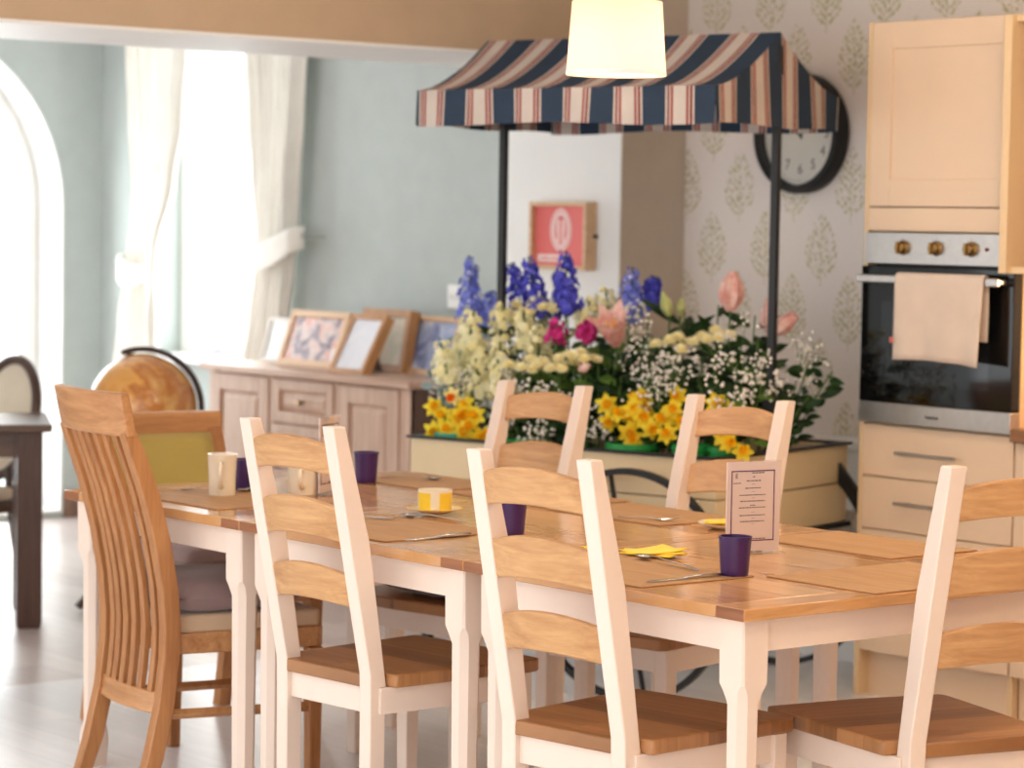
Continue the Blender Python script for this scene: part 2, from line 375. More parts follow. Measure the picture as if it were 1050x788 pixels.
def cushion(name, label, w, d, h, loc, rot, mat=CUSH):
    m = MB(); n = 22
    def fn(sgn):
        def g(u, v):
            a, b = 2 * u - 1, 2 * v - 1
            k = max(0, (1 - a ** 4) * (1 - b ** 4)) ** .45
            px = a * w / 2 * (1 - .05 * (1 - abs(b)) ** 2 * 0 - .04 * b * b); py = b * d / 2 * (1 - .04 * a * a)
            return (px, py, h / 2 + sgn * h / 2 * k * (1 + .05 * sin(5 * a + 3 * b)))
        return g
    m.grid(fn(1), n, n); m.grid(fn(-1), n, n); o = obj(name, m, mat, smooth=180); o.location = loc; o.rotation_euler = (0, 0, radians(rot))
    return tag(o, label, 'cushion')

# honey oak slat-back chair
def post_poly(pts, th):
    a = [(y - th / 2, z) for y, z in pts]; b = [(y + th / 2, z) for y, z in pts]; return a + b[::-1]
SP = [(-.075, 0), (-.035, .12), (-.004, .26), (.010, .38), (.012, .46), (.004, .56), (-.018, .68), (-.05, .80), (-.085, .90), (-.112, .965)]
t = thing('slat_back_chair', 'tall honey oak chair with curved vertical slats at the left end of the near side', 'chair', (-2.265, -.025, 0), radians(-6))
for s in (-1, 1):
    rings = [[(s * .185 + a * .019, y + b * (.023 if 0 < i < 9 else .019), z) for a, b in ((-1, -1), (1, -1), (1, 1), (-1, 1))] for i, (y, z) in enumerate(SP)]
    obj('back_post', MB().loft(rings), HONEY, t, .003)
def yat(z):
    for (y0, z0), (y1, z1) in zip(SP, SP[1:]):
        if z0 <= z <= z1: return y0 + (y1 - y0) * (z - z0) / (z1 - z0)
    return SP[-1][0]
for i in range(6):
    u = -.128 + .256 * i / 5; k = 1 - (u / .185) ** 2; rings = []
    for j in range(13):
        z = .285 + .69 * j / 12; y = yat(z) - .022 * k
        rings.append([(u + a * .013, y + b * .008, z) for a, b in ((-1, -1), (1, -1), (1, 1), (-1, 1))])
    obj('back_slat', MB().loft(rings), HONEY, t, .002)
def crail(z0, z1, th, hw, bow, tilt=0):
    m = MB(); rings = []
    for i in range(15):
        u = -1 + i / 7; x = u * hw; y = lambda z: yat(z) - bow * (1 - u * u)
        rings.append([(x, y(z0) - th, z0), (x, y(z0) + th, z0), (x, y(z1) + th - tilt, z1), (x, y(z1) - th - tilt, z1)])
    return m.loft(rings)
obj('top_rail', crail(.955, 1.068, .014, .208, .028, .02), HONEYX, t, .005)
obj('lower_rail', crail(.235, .29, .012, .17, .02), HONEYX, t, .003)
m = MB(); m.prism([(-.17, .02), (.17, .02), (.215, .43), (.20, .45), (-.20, .45), (-.215, .43)], .385, .44, lambda a, b, d: (a, b, d)); obj('seat_frame', m, HONEYX, t, .004)
m = MB(); m.prism([(-.165, .03), (.165, .03), (.207, .43), (.195, .445), (-.195, .445), (-.207, .43)], .437, .485, lambda a, b, d: (a, b, d)); obj('seat_pad', m, TANPAD, t, .018, seg=4)
for s in (-1, 1):
    m = MB(); m.loft([[(s * .205 + a * w_, .42 + b * w_, z) for a, b in ((-1, -1), (1, -1), (1, 1), (-1, 1))] for z, w_ in ((0, .016), (.385, .02))]); obj('leg', m, HONEY, t, .003)
    m = MB(); m.tube([(s * .187, 0, .235), (s * .204, .42, .225)], .014, 4); obj('stretcher', m, HONEYX, t, .002)
cushion('seat_cushion', 'mauve cushion on the slat-back oak chair at the left', .39, .38, .10, (-2.24, .20, .480), -6)

# oak chair with green upholstered back at the table's far end
t = thing('upholstered_chair', 'oak dining chair with olive green padded back at the far left end of the table', 'chair', (-3.16, .62, 0), radians(-90))
for s in (-1, 1):
    rings = [[(s * .235 + a * .022, y + b * .02, z) for a, b in ((-1, -1), (1, -1), (1, 1), (-1, 1))] for y, z in ((-.05, 0), (0, .3), (.01, .45), (-.05, .66), (-.115, .86))]
    obj('back_post', MB().loft(rings), HONEY, t, .003)
    m = MB(); m.loft([[(s * .24 + a * w_, .43 + b * w_, z) for a, b in ((-1, -1), (1, -1), (1, 1), (-1, 1))] for z, w_ in ((0, .016), (.40, .023))]); obj('leg', m, HONEY, t, .003)
m = MB(); rings = []
for i in range(13):
    u = -1 + i / 6; k = 1 - u * u; rings.append([(u * .262, -.118 - .03 * k + b * .016, z) for b, z in ((-1, .838), (1, .838), (1, .912), (-1, .912))])
obj('top_rail', m.loft(rings), HONEYX, t, .006)
m = MB(); m.grid(lambda u, v: (-.215 + .43 * u, -.035 - .075 * v - .028 * (1 - (2 * u - 1) ** 2) + .012 * (1 - (2 * v - 1) ** 4), .60 + .24 * v), 10, 8); obj('back_panel', m, OLIVE, t, solid=.03)
m = MB(); m.box(-.22, .22, -.08, -.04, .575, .605); obj('lower_rail', m, HONEYX, t, .003)
m = MB(); m.prism([(-.225, .0), (.225, .0), (.262, .45), (-.262, .45)], .385, .44, lambda a, b, d: (a, b, d)); obj('seat_frame', m, HONEYX, t, .004)
m = MB(); m.prism([(-.22, .02), (.22, .02), (.256, .445), (-.256, .445)], .437, .475, lambda a, b, d: (a, b, d)); obj('seat_pad', m, OLIVE, t, .016, seg=3)
cushion('seat_cushion', 'mauve-brown cushion under the table on the green-backed chair', .40, .38, .10, (-2.92, .62, .474), -90)
cushion('seat_cushion', 'mauve cushion on the far-side chair beside the table leg', .38, .36, .085, (-2.14, .96, .468), 187)

# ------------------------------------------------------------------ dining tables
TABLES = [(-.90, 0, 'oak-topped cream dining table nearest to us, under the standing menu and yellow napkin'),
          (-1.812, -.904, 'middle oak-topped cream dining table of the row, carrying the yellow cup'),
          (-2.69, -1.816, 'left-hand oak-topped cream dining table with the two mugs on it')]
TD = 1.15
def oct_(cx, cy, w_, c_, z): 
    q = [(w_, -w_ + c_), (w_, w_ - c_), (w_ - c_, w_), (-w_ + c_, w_), (-w_, w_ - c_), (-w_, -w_ + c_), (-w_ + c_, -w_), (w_ - c_, -w_)]
    return [(cx + a, cy + b, z) for a, b in q]
for x0, x1, lab in TABLES:
    t = thing('dining_table', lab, 'table', ((x0 + x1) / 2, TD / 2, 0), 0, 'oak-topped tables pushed into one row'); h = (x1 - x0) / 2 - .0008; k = TD / 2
    obj('tabletop', box(-h + .082, h - .082, -k, k, .735, .76), TOPW, t, .0025)
    for s in (-1, 1):
        q = sorted((s * (h - .081), s * h))
        e = obj('end_board', box(q[0], q[1], -k, k, .735, .76), [TOPE, OAKD], t, .0025)
        for p in e.data.polygons:
            if abs(p.normal.y) > .9: p.material_index = 1
        obj('apron', box(*sorted((s * (h - .035), s * (h - .057))), -k + .05, k - .05, .665, .735), CREAM, t)
        obj('apron', box(-h + .05, h - .05, *sorted((s * (k - .035), s * (k - .057))), .665, .735), CREAM, t)
        for s2 in (-1, 1):
            cx, cy = s * (h - .063), s2 * (k - .063); m = MB()
            m.loft([oct_(cx, cy, w_, c_, z) for z, w_, c_ in ((0, .026, .004), (.075, .031, .004), (.10, .031, .012), (.125, .026, .014), (.56, .029, .015), (.585, .035, .014), (.60, .0365, .006), (.735, .0365, .003))])
            obj('leg', m, CREAM, t, smooth=25)
# ------------------------------------------------------------------ things on the tables
Z = .7605
def pm(x0, x1, y0, y1, label, rot=0):
    m = MB(); a, b = (x1 - x0) / 2, (y1 - y0) / 2; m.box(-a, a, -b, b, 0, .003)
    o = obj('placemat', m, MATW, bevel=.001); o.location = ((x0 + x1) / 2, (y0 + y1) / 2, Z); o.rotation_euler.z = radians(rot); tag(o, label, 'placemat', 'cork placemats along the table')
pm(-.815, -.345, .035, .36, 'cork placemat under the yellow napkin and knife, nearest to us')
pm(-.335, -.012, .385, .832, 'cork placemat at the right end of the table, before the cut-off chair')
pm(-.85, -.40, .845, 1.14, 'cork placemat on the far side behind the standing menu, at the right')
pm(-1.625, -1.175, .835, 1.13, 'cork placemat on the far side under the plate with yellow napkin')
pm(-1.74, -1.26, .045, .40, 'cork placemat in front of the yellow cup and saucer')
pm(-2.09, -1.66, .86, 1.17, 'cork placemat on the far side, before the chair with mauve cushion', -2)
pm(-2.50, -2.04, .08, .40, 'cork placemat under the white mug in front, near the slat-back chair')
pm(-2.60, -2.15, .86, 1.14, 'cork placemat on the far side under the spoon, at the left')
ZM = Z + .003
def tumbler(x, y, label, h=.087, r0=.0295, r1=.0355, z=Z):
    t = thing('plastic_tumbler', label, 'cup', (x, y, z), 0, 'purple tumblers on the table'); n = 40
    m = MB(); prof = [(.0, .001), (r0 - .002, .0), (r0, .003)] + [(r0 + (r1 - r0) * k / 6, h * k / 6) for k in range(1, 7)] + [(r1 - .003, h), (r0 - .003, .006), (0, .006)]
    rings = []
    for r, zz in prof:
        rings.append([(r * (1 + (.012 if .004 < zz < h * .86 and r > r0 - .001 and j % 4 < 2 else 0)) * cos(2 * pi * j / n), r * (1 + (.012 if .004 < zz < h * .86 and r > r0 - .001 and j % 4 < 2 else 0)) * sin(2 * pi * j / n), zz) for j in range(n)])
    m.loft(rings, cap=False); obj('cup_wall', m, PURPLE, t, smooth=50)
    m = MB(); m.lathe([(r1 - .003, h - .004), (r1 + .0012, h - .005), (r1 + .0012, h + .001), (r1 - .003, h + .001)], 40); obj('rim', m, PURPLE, t)
tumbler(-.375, .33, 'purple tumbler nearest to us, just in front of the standing menu')
tumbler(-1.22, .395, 'purple tumbler seen through the back of the nearest chair', z=Z)
tumbler(-2.44, .84, 'purple tumbler standing alone toward the table\'s far left, before the sideboard')
tumbler(-2.42, .415, 'purple tumbler beside the tall white mug, spoon in front')
def mug(x, y, rot, label, h=.114, r=.04, mark=False):
    t = thing('china_mug', label, 'mug', (x, y, Z), radians(rot), 'cream mugs on the left table')
    m = MB(); m.lathe([(.0, .002), (r * .86, 0), (r * .9, .004), (r * .93, h * .5), (r, h - .002), (r + .001, h), (r - .004, h), (r * .88, h * .5), (r * .8, .01), (0, .009)], 36); obj('mug_body', m, PORC, t, smooth=60)
    m = MB(); m.tube([(r * .9, 0, h * .80), (r + .022, 0, h * .82), (r + .034, 0, h * .62), (r + .030, 0, h * .42), (r + .012, 0, h * .26), (r * .88, 0, h * .24)], [.006, .0055, .0055, .0055, .006, .007], 10); obj('handle', m, PORC, t, smooth=180)
    if mark:
        m = MB(); m.grid(lambda u, v: ((r * .955 + .0012) * cos(1.25 + .5 * u), (r * .955 + .0012) * sin(1.25 + .5 * u), h * (.25 + .5 * v)), 8, 6)
        obj('dark_emblem', m, DINK, t)
mug(-2.335, .285, -37, 'tall cream mug at the left with its handle toward us')
mug(-2.26, .50, -42, 'cream mug half hidden behind a ladder-back chair\'s slats', h=.094, r=.046, mark=True)
# yellow cup on its saucer
t = thing('tea_saucer', 'pale yellow saucer under the small yellow cup', 'saucer', (-1.665, .50, ZM)); m = MB()
m.lathe([(.0, .004), (.028, .0), (.034, .002), (.05, .008), (.070, .014), (.071, .016), (.05, .011), (.03, .006), (0, .006)], 40); obj('saucer_dish', m, PORC, t, smooth=60)
m = MB(); m.lathe([(.062, .0135), (.0705, .0165), (.072, .0158), (.0705, .0145)], 40); obj('yellow_rim', m, YPORC, t)
t = thing('tea_cup', 'small straight-sided cup with yellow and white panels on a saucer', 'cup', (-1.665, .50, ZM + .0065)); n = 48
m = MB(); m.lathe([(.0, .001), (.040, .0), (.043, .004), (.0445, .05), (.045, .056), (.042, .056), (.041, .006), (0, .005)], n)
e = obj('cup_wall', m, [PORC, YPORC], t, smooth=60)
for p in e.data.polygons:
    c_ = p.center; a = math.degrees(atan2(c_.y, c_.x)) % 90
    if .006 < c_.z < .05 and c_.xy.length > .042 and 14 < (a + 40) % 90 < 78: p.material_index = 1
m = MB(); m.tube([(-.03, .032, .046), (-.045, .05, .046), (-.05, .056, .03), (-.04, .046, .014), (-.028, .032, .012)], .004, 8); obj('handle', m, PORC, t, smooth=180)

# cutlery: built along +x, lying flat
def spoon(x, y, z, rot, label, L=.17, name='dessert_spoon'):
    t = thing(name, label, 'spoon', (x, y, z), radians(rot), 'steel spoons on the table')
    m = MB(); n = 10
    def top(u, v):
        a = u * 2 * pi; r = v; bx = .024 * r * cos(a) * (1 + .12 * cos(a)); by = .0165 * r * sin(a); return (bx, by, .0015 + .008 * r * r)
    m.grid(top, 24, 6); obj('bowl', m, CHROME, t, solid=.0012, smooth=180)
    m = MB(); pts = [(.022, .0085, .003), (.045, .013, .0026), (.09, .010, .003), (L - .03, .006, .0045), (L - .008, .003, .0055), (L, .0028, .003)]
    m.loft([[(px, b * w_, pz + .0012 * a) for a, b in ((-1, -1), (-1, 1), (1, 1), (1, -1))] for px, pz, w_ in pts]); obj('handle', m, CHROME, t, .0006)
def knife(x, y, z, rot, label, L=.215):
    t = thing('table_knife', label, 'knife', (x, y, z), radians(rot), 'steel knives on the table')
    m = MB(); m.prism([(0, -.004), (.01, -.009), (.09, -.0095), (.115, -.006), (.115, .006), (.005, .006)], .001, .0032, lambda a, b, d: (a, b, d)); obj('blade', m, CHROME, t, .0006)
    m = MB(); m.loft([[(px, b * w_, .0035 + .0032 * a * q) for a, b in ((-1, -1), (-1, 1), (1, 1), (1, -1))] for px, w_, q in ((.112, .005, .6), (.15, .007, 1), (L - .01, .0085, 1), (L, .006, .7))]); obj('handle', m, CHROME, t, .001)
def fork(x, y, z, rot, label, L=.175):
    t = thing('table_fork', label, 'fork', (x, y, z), radians(rot), 'steel forks on the table')
    m = MB()
    for k in range(4):
        b = -.0096 + k * .0064; m.tube([(0, b, .012), (.018, b, .006), (.042, b * .95, .0035), (.052, b * .8, .004)], [.0009, .0014, .0016, .0016], 6)
    obj('tines', m, CHROME, t)
    m = MB(); pts = [(.045, .0045, .0115), (.060, .004, .008), (.072, .005, .004), (.10, .007, .0028), (L - .03, .003, .0055), (L, .002, .0045)]
    m.loft([[(px, b * w_, pz + .001 * a) for a, b in ((-1, -1), (-1, 1), (1, 1), (1, -1))] for px, pz, w_ in pts]); obj('handle', m, CHROME, t, .0006)
spoon(-.675, .335, ZM + .001, -9, 'spoon resting against the yellow napkin nearest to us', .22)
knife(-.385, .085, ZM, 90, 'knife on the nearest placemat, pointing at the purple tumbler')
spoon(-1.62, .385, ZM, 20, 'spoon in front of the yellow cup\'s saucer')
knife(-1.235, .085, ZM, 97, 'knife at the front edge beside the nearest chair\'s left post')
fork(-1.585, .33, ZM, 210, 'fork to the left of the yellow cup, seen past the chair post')
fork(-1.20, .92, ZM, -160, 'fork beside the plate with yellow napkin on the far side')
spoon(-2.365, 1.03, ZM, 215, 'dark-looking spoon on the far side toward the left, near the flower cart')
spoon(-2.365, .375, ZM, 118, 'spoon standing out in front of the purple tumbler by the tall mug')
fork(-2.46, .30, ZM, 230, 'fork left of the tall cream mug')
def napkin(x, y, z, rot, label, s=1.0):
    m = MB(); random.seed(3)
    def fn(k):
        def g(u, v):
            a, b = u * .12 - .06, v * .085 - .0425; c_, d = cos(k), sin(k)
            return ((a * c_ - b * d) * s, (a * d + b * c_) * s, .002 + .005 * k * (.4 + .6 * u) + .012 * (u - .5) ** 2 * k + .002 * sin(7 * v + k) + .002)
        return g
    for k in (0, .55, 1.2): m.grid(fn(k), 10, 8)
    o = obj('paper_napkin', m, NAPK, solid=.0015); o.location = (x, y, z); o.rotation_euler.z = radians(rot); tag(o, label, 'napkin', 'yellow napkins')
napkin(-.735, .42, ZM - .001, 20, 'folded yellow napkin on the nearest placemat, behind the spoon', 1.1)
napkin(-.885, .385, Z, 60, 'corner of a yellow napkin showing past the nearest chair\'s post', .55)
t = thing('side_plate', 'white side plate holding a yellow napkin behind the standing menu', 'plate', (-1.045, .955, Z)); m = MB()
m.lathe([(.0, .003), (.045, .0), (.05, .002), (.082, .013), (.083, .015), (.05, .006), (0, .006)], 40); obj('plate_dish', m, PORC, t, smooth=60)
napkin(-1.045, .955, Z + .009, 15, 'yellow napkin on the side plate behind the standing menu', .95)

# standing menu cards in clear holders
def text(name, s, size, M, mat, parent, align='CENTER', ext=.0003):
    cu = bpy.data.curves.new('t', 'FONT'); cu.body = s; cu.size = size; cu.align_x = align; cu.align_y = 'CENTER'; cu.extrude = ext; cu.resolution_u = 3
    tmp = bpy.data.objects.new('t', cu); C.objects.link(tmp); dg = bpy.context.evaluated_depsgraph_get(); me = bpy.data.meshes.new_from_object(tmp.evaluated_get(dg))
    bpy.data.objects.remove(tmp); bpy.data.curves.remove(cu); me.transform(M); me.materials.clear(); me.materials.append(mat); me.name = name
    o = bpy.data.objects.new(name, me); C.objects.link(o); o.parent = parent; return o
UPR = Matrix.Rotation(radians(90), 4, 'X')
def menu(x, y, rot, label):
    t = thing('menu_holder', label, 'menu', (x, y, Z), radians(rot), 'standing menus on the table')
    obj('holder_base', box(-.075, .075, -.035, .035, 0, .003), ACRYL, t, .001)
    obj('holder_panel', box(-.075, .075, -.0055, -.0035, .003, .214), ACRYL, t); obj('holder_panel', box(-.075, .075, .0035, .0055, .003, .214), ACRYL, t)
    card = obj('menu_card', box(-.0735, .0735, -.0015, .0015, .005, .212), CARD, t); fy = -.0017
    m = MB(); a, b, c_, d, q = -.062, .058, .028, .192, .0028
    for q0 in ((a, b, c_, c_ + q), (a, b, d - q, d), (a, a + q, c_, d), (b - q, b, c_, d)): m.box(q0[0], q0[1], fy - .0004, fy, q0[2], q0[3])
    obj('purple_border', m, INK, card)
    text('letter', 'E', .016, Matrix.Translation((-.047, fy, .179)) @ UPR, DINK, card)
    rr = random.Random(5); m = MB()
    for zz, hw, cx in ((.186, .017, .012), (.177, .003, 0), (.168, .020, 0), (.151, .021, -.002), (.135, .036, -.003), (.121, .034, -.002), (.111, .007, -.002), (.106, .037, -.003), (.088, .035, -.003), (.074, .033, -.003), (.0335, .022, .012), (.163, .010, -.046)):
        xx = cx - hw
        while xx < cx + hw:
            wl = rr.uniform(.003, .009); h_ = .0011
            m.box(xx, min(xx + wl, cx + hw), fy - .0003, fy, zz - h_, zz + h_); xx += wl + .0016
    for zz in (.160, .143, .128, .0955, .081, .068): m.box(-.005, .003, fy - .0003, fy, zz - .0004, zz + .0004)
    obj('menu_lines', m, DINK, card, smooth=0)
menu(-.655, .652, 80, 'menu card with purple border in a clear stand, behind the nearest purple tumbler')
menu(-2.245, .575, 122, 'clear menu stand seen edge-on behind the ladder-back chair and mugs')
# ------------------------------------------------------------------ kitchen wall
YF = 2.65; TX0, TX1 = -2.237, -1.588
t = thing('oven_tower', 'tall cream kitchen cabinet that houses the oven', 'cabinet', (0, 0, 0))
m = MB(); m.box(TX0, TX0 + .02, YF + .002, 3.249, 0, 2.168); m.box(TX1 - .02, TX1, YF + .022, 3.249, 0, 2.168); m.box(TX0 + .02, TX1 - .02, YF + .022, 3.249, 2.148, 2.168)
m.box(TX0 + .02, TX1 - .02, YF + .02, 3.249, .868, .888); m.box(TX0 + .02, TX1 - .02, YF + .02, 3.249, 1.5, 1.518); m.box(TX0 + .02, TX1 - .02, 3.235, 3.249, .15, 2.15)
obj('carcass', m, KITCHI, t, .0015)
def shaker(name, x0, x1, z0, z1, par, fr=.085, y=YF):
    m = MB(); m.box(x0, x1, y + .006, y + .021, z0, z1)
    for a, b, c_, d in ((x0, x0 + fr, z0, z1), (x1 - fr, x1, z0, z1), (x0 + fr, x1 - fr, z0, z0 + fr), (x0 + fr, x1 - fr, z1 - fr, z1)): m.box(a, b, y, y + .006, c_, d)
    return obj(name, m, KITCH, par, .0015)
dx0, dx1 = TX0 + .022, TX1 - .003
shaker('door', dx0, dx1, 1.582, 2.165, t)
obj('filler_panel', box(dx0, dx1, YF, YF + .02, 1.505, 1.578), KITCH, t, .0015)
for z0, z1, zh in ((.719, .884, .800), (.549, .715, .640)):
    d = obj('drawer', box(dx0, dx1, YF, YF + .02, z0, z1), KITCH, t, .002); h = MB(); cx = -1.925
    h.tube([(cx - .125, YF - .03, zh), (cx + .125, YF - .03, zh)], .006, 10)
    for s in (-1, 1): h.tube([(cx + s * .085, YF - .03, zh), (cx + s * .085, YF, zh)], .004, 8)
    obj('handle', h, STEEL, d)
shaker('door', dx0, dx1, .152, .545, t, .08)
obj('plinth', box(TX0 + .02, TX1, YF + .05, YF + .066, 0, .148), KITCH, t)
ox0, ox1 = dx0 - .004, TX1 + .002
t = thing('built_in_oven', 'built-in electric oven with black glass door and steel panel', 'oven', (0, 0, 0))
obj('oven_body', box(ox0 + .02, ox1 - .03, YF + .022, 3.2, .892, 1.498), BLACK, t)
obj('control_panel', box(ox0, ox1, YF - .012, YF + .02, 1.400, 1.499), STEEL, t, .002)
for x in (-2.052, -1.912, -1.768):
    k = MB(); M = Matrix.Translation((x, YF - .012, 1.452)) @ Matrix.Rotation(radians(90), 4, 'X'); k.lathe([(.0, 0), (.024, 0), (.024, .004), (.018, .006), (.017, .024), (.0, .025)], 24, M)
    k.box(x - .0045, x + .0045, YF - .046, YF - .034, 1.433, 1.471); obj('knob', k, BRASS, t, .001)
    q = MB(); q.box(x - .0008, x + .0008, YF - .0127, YF - .012, 1.480, 1.484)
    for i in range(9):
        a = radians(-130 + 260 * i / 8); q.box(x + .031 * sin(a) - .001, x + .031 * sin(a) + .001, YF - .0126, YF - .012, 1.452 + .031 * cos(a) - .001, 1.452 + .031 * cos(a) + .001)
    obj('dial_mark', q, BLACKP, t, smooth=0)
k = MB(); k.lathe([(0, 0), (.006, 0), (.006, .004), (0, .005)], 14, Matrix.Translation((-1.706, YF - .012, 1.452)) @ Matrix.Rotation(radians(90), 4, 'X')); obj('indicator_light', k, paint('dull_red_lens', (120, 40, 30), .3), t)
m = MB(); m.box(ox0, ox1, YF - .022, YF + .018, .958, 1.392); d = obj('oven_door', m, BLACKG, t, .003)
obj('door_window', box(ox0 + .09, ox1 - .09, YF - .0228, YF - .0222, 1.02, 1.28), paint('oven_window_glass', (30, 34, 38), .05, 0, 4, .6), d)
obj('door_trim', box(ox0, ox1, YF - .024, YF + .018, .893, .958), STEEL, d, .002)
m = MB(); xc = (ox0 + ox1) / 2
for a, b in ((-.028, -.024), (-.021, -.014), (-.0125, -.006), (-.0045, .002), (.0035, .010), (.0115, .017), (.0185, .025)): m.box(xc + a, xc + b, YF - .0245, YF - .024, .918, .918 + (.012 if a < -.026 else .008))
obj('maker_mark', m, BLACKP, d, smooth=0)
m = MB(); m.box(ox0 + .03, ox1 - .02, YF - .078, YF - .062, 1.340, 1.366)
for x in (ox0 + .05, ox1 - .045): m.box(x, x + .018, YF - .064, YF - .022, 1.346, 1.362)
obj('handle', m, STEEL, d, .004)
# towel over the handle
m = MB(); tx0, tx1 = -2.018, -1.655; yh = YF - .070
prof = [(yh - .012, 1.105), (yh - .0135, 1.20), (yh - .0125, 1.30), (yh - .012, 1.35), (yh - .010, 1.368), (yh, 1.374), (yh + .010, 1.368), (yh + .0125, 1.35), (yh + .016, 1.28), (yh + .017, 1.17)]
def tw_(u, v):
    k = v * (len(prof) - 1); i = min(int(k), len(prof) - 2); f_ = k - i; y = prof[i][0] * (1 - f_) + prof[i + 1][0] * f_; z = prof[i][1] * (1 - f_) + prof[i + 1][1] * f_
    d = max(0, (1.36 - z)) * 1.6; sg = -1 if v < .5 else .3
    x = tx0 + (tx1 - tx0) * u + (.03 * (1 - u) * 0 - .02 * u) * d
    return (x, y + sg * .010 * d * 3 * (.5 + .5 * sin(u * 15 + 1.2 * sin(z * 9))) , z - (.018 * d * 4 * (u - .35) ** 2 if v < .3 else 0) + .02 * (1 - u) * (v < .02) * 0)
m.grid(tw_, 40, 40); t = obj('tea_towel', m, TOWEL, smooth=180, solid=.003); tag(t, 'pale peach tea towel hung over the oven door handle', 'towel')
m = MB(); m.box(-2.017, -2.004, yh - .032, yh - .030, 1.155, 1.172); obj('care_tag', m, paint('red_tag', (214, 110, 96), .8), t)
# open wall cabinet beside the tower
t = thing('open_wall_cabinet', 'open-fronted cream wall cabinet at the top right corner', 'cabinet')
s_ = obj('side_panel', box(-1.497, -1.468, 2.45, 3.24, 1.385, 2.145), KITCHI, t, .002)
m = MB()
for z in (1.49, 1.66):
    for y in (2.56,): m.lathe([(0, 0), (.006, 0), (.005, .002), (0, .002)], 10, Matrix.Translation((-1.468, y, z)) @ Matrix.Rotation(radians(90), 4, 'Y'))
obj('screw_cap', m, BRASS, s_)
obj('back_panel', box(-1.468, -.62, 3.225, 3.24, 1.385, 2.145), KITCHI, t); obj('shelf', box(-1.468, -.62, 2.47, 3.225, 1.385, 1.405), KITCHI, t, .001); obj('shelf', box(-1.468, -.62, 2.47, 3.225, 2.125, 2.145), KITCHI, t, .001); obj('shelf', box(-1.468, -.62, 2.56, 3.225, 1.765, 1.783), KITCHI, t, .001)
obj('side_panel', box(-.62, -.59, 2.45, 3.24, 1.385, 2.145), KITCHI, t, .002)
t = thing('base_cabinet', 'cream base cabinet under the worktop right of the oven', 'cabinet')
obj('carcass', box(TX1 + .004, -.6, YF + .022, 3.245, .148, .87), KITCHI, t)
for x0, x1 in ((TX1 + .006, -1.1), (-1.096, -.602)):
    obj('drawer', box(x0, x1, YF, YF + .02, .73, .868), KITCH, t, .002); shaker('door', x0, x1, .152, .726, t, .08)
obj('plinth', box(TX1 + .004, -.6, YF + .05, YF + .066, 0, .148), KITCH, t)
o = obj('kitchen_worktop', box(TX1 + .006, -.59, YF - .03, 3.249, .871, .91), wood('worktop_wood', (128, 86, 54), (160, 112, 74), 'x', .4), bevel=.003); tag(o, 'brown wooden worktop beside the oven at the right edge', 'worktop')
# clock
t = thing('wall_clock', 'round black-rimmed wall clock half hidden by the striped awning', 'clock', (-3.10, 3.248, 1.845))
RX = Matrix.Rotation(radians(90), 4, 'X')
m = MB(); m.lathe([(.196, 0), (.214, .004), (.216, .05), (.208, .066), (.192, .068), (.184, .058), (.184, .03)], 56, RX); obj('rim', m, BLACKP, t, smooth=40)
m = MB(); m.lathe([(.0, .030), (.186, .030)], 56, RX); m.lathe([(.0, .02), (.186, .02)], 56, RX); face = obj('clock_face', m, paint('clock_face', (232, 226, 216), .6), t)
for k in range(1, 13):
    a = radians(30 * k); text('numeral', str(k), .052, Matrix.Translation((.128 * sin(a), -.0305, .128 * cos(a))) @ UPR, DINK, t)
m = MB()
for k in range(60):
    a = radians(6 * k); q = Matrix.Rotation(a, 4, 'Y') ; m.box(-.0008, .0008, -.0308, -.030, .168 if k % 5 else .162, .176, 0, q)
obj('minute_mark', m, DINK, t, smooth=0)
for nm, a, L, w_ in (('hour_hand', -32, .085, .005), ('minute_hand', -24, .13, .0035)):
    m = MB(); m.box(-w_, w_, -.038, -.036, -.02, L, 0, Matrix.Rotation(radians(a), 4, 'Y')); obj(nm, m, BLACKP, t)
m = MB(); m.lathe([(0, .03), (.008, .03), (.008, .042), (0, .043)], 16, RX); obj('hub', m, BLACKP, t)
m = MB(); m.lathe([(.0, .0655), (.185, .0655)], 40, RX); obj('glass', m, PANE, t)
# radiator cover under the wallpaper
t = thing('radiator_cover', 'white radiator cover with lattice grille behind the flower cart', 'radiator cover')
obj('top_shelf', box(-3.6, TX0 - .03, 3.08, 3.249, .745, .775), WHITE, t, .003)
m = MB(); m.box(-3.58, TX0 - .05, 3.10, 3.12, .53, .745); m.box(-3.58, TX0 - .05, 3.10, 3.12, 0, .10)
for x in (-3.58, -3.0, TX0 - .13): m.box(x, x + .08, 3.10, 3.12, .10, .53)
obj('front_panel', m, WHITE, t, .002)
m = MB()
for i in range(20):
    x = -3.56 + i * .06
    for s in ((-1,) if i > 16 else (1,) if i < 4 else (-1, 1)):
        m.tube([(x, 3.112, .10), (x + s * .2, 3.112, .53)], .004, 4)
m.box(-3.57, TX0 - .06, 3.118, 3.119, .10, .53); obj('grille', m, paint('lattice_beige', (214, 200, 184), .6), t)
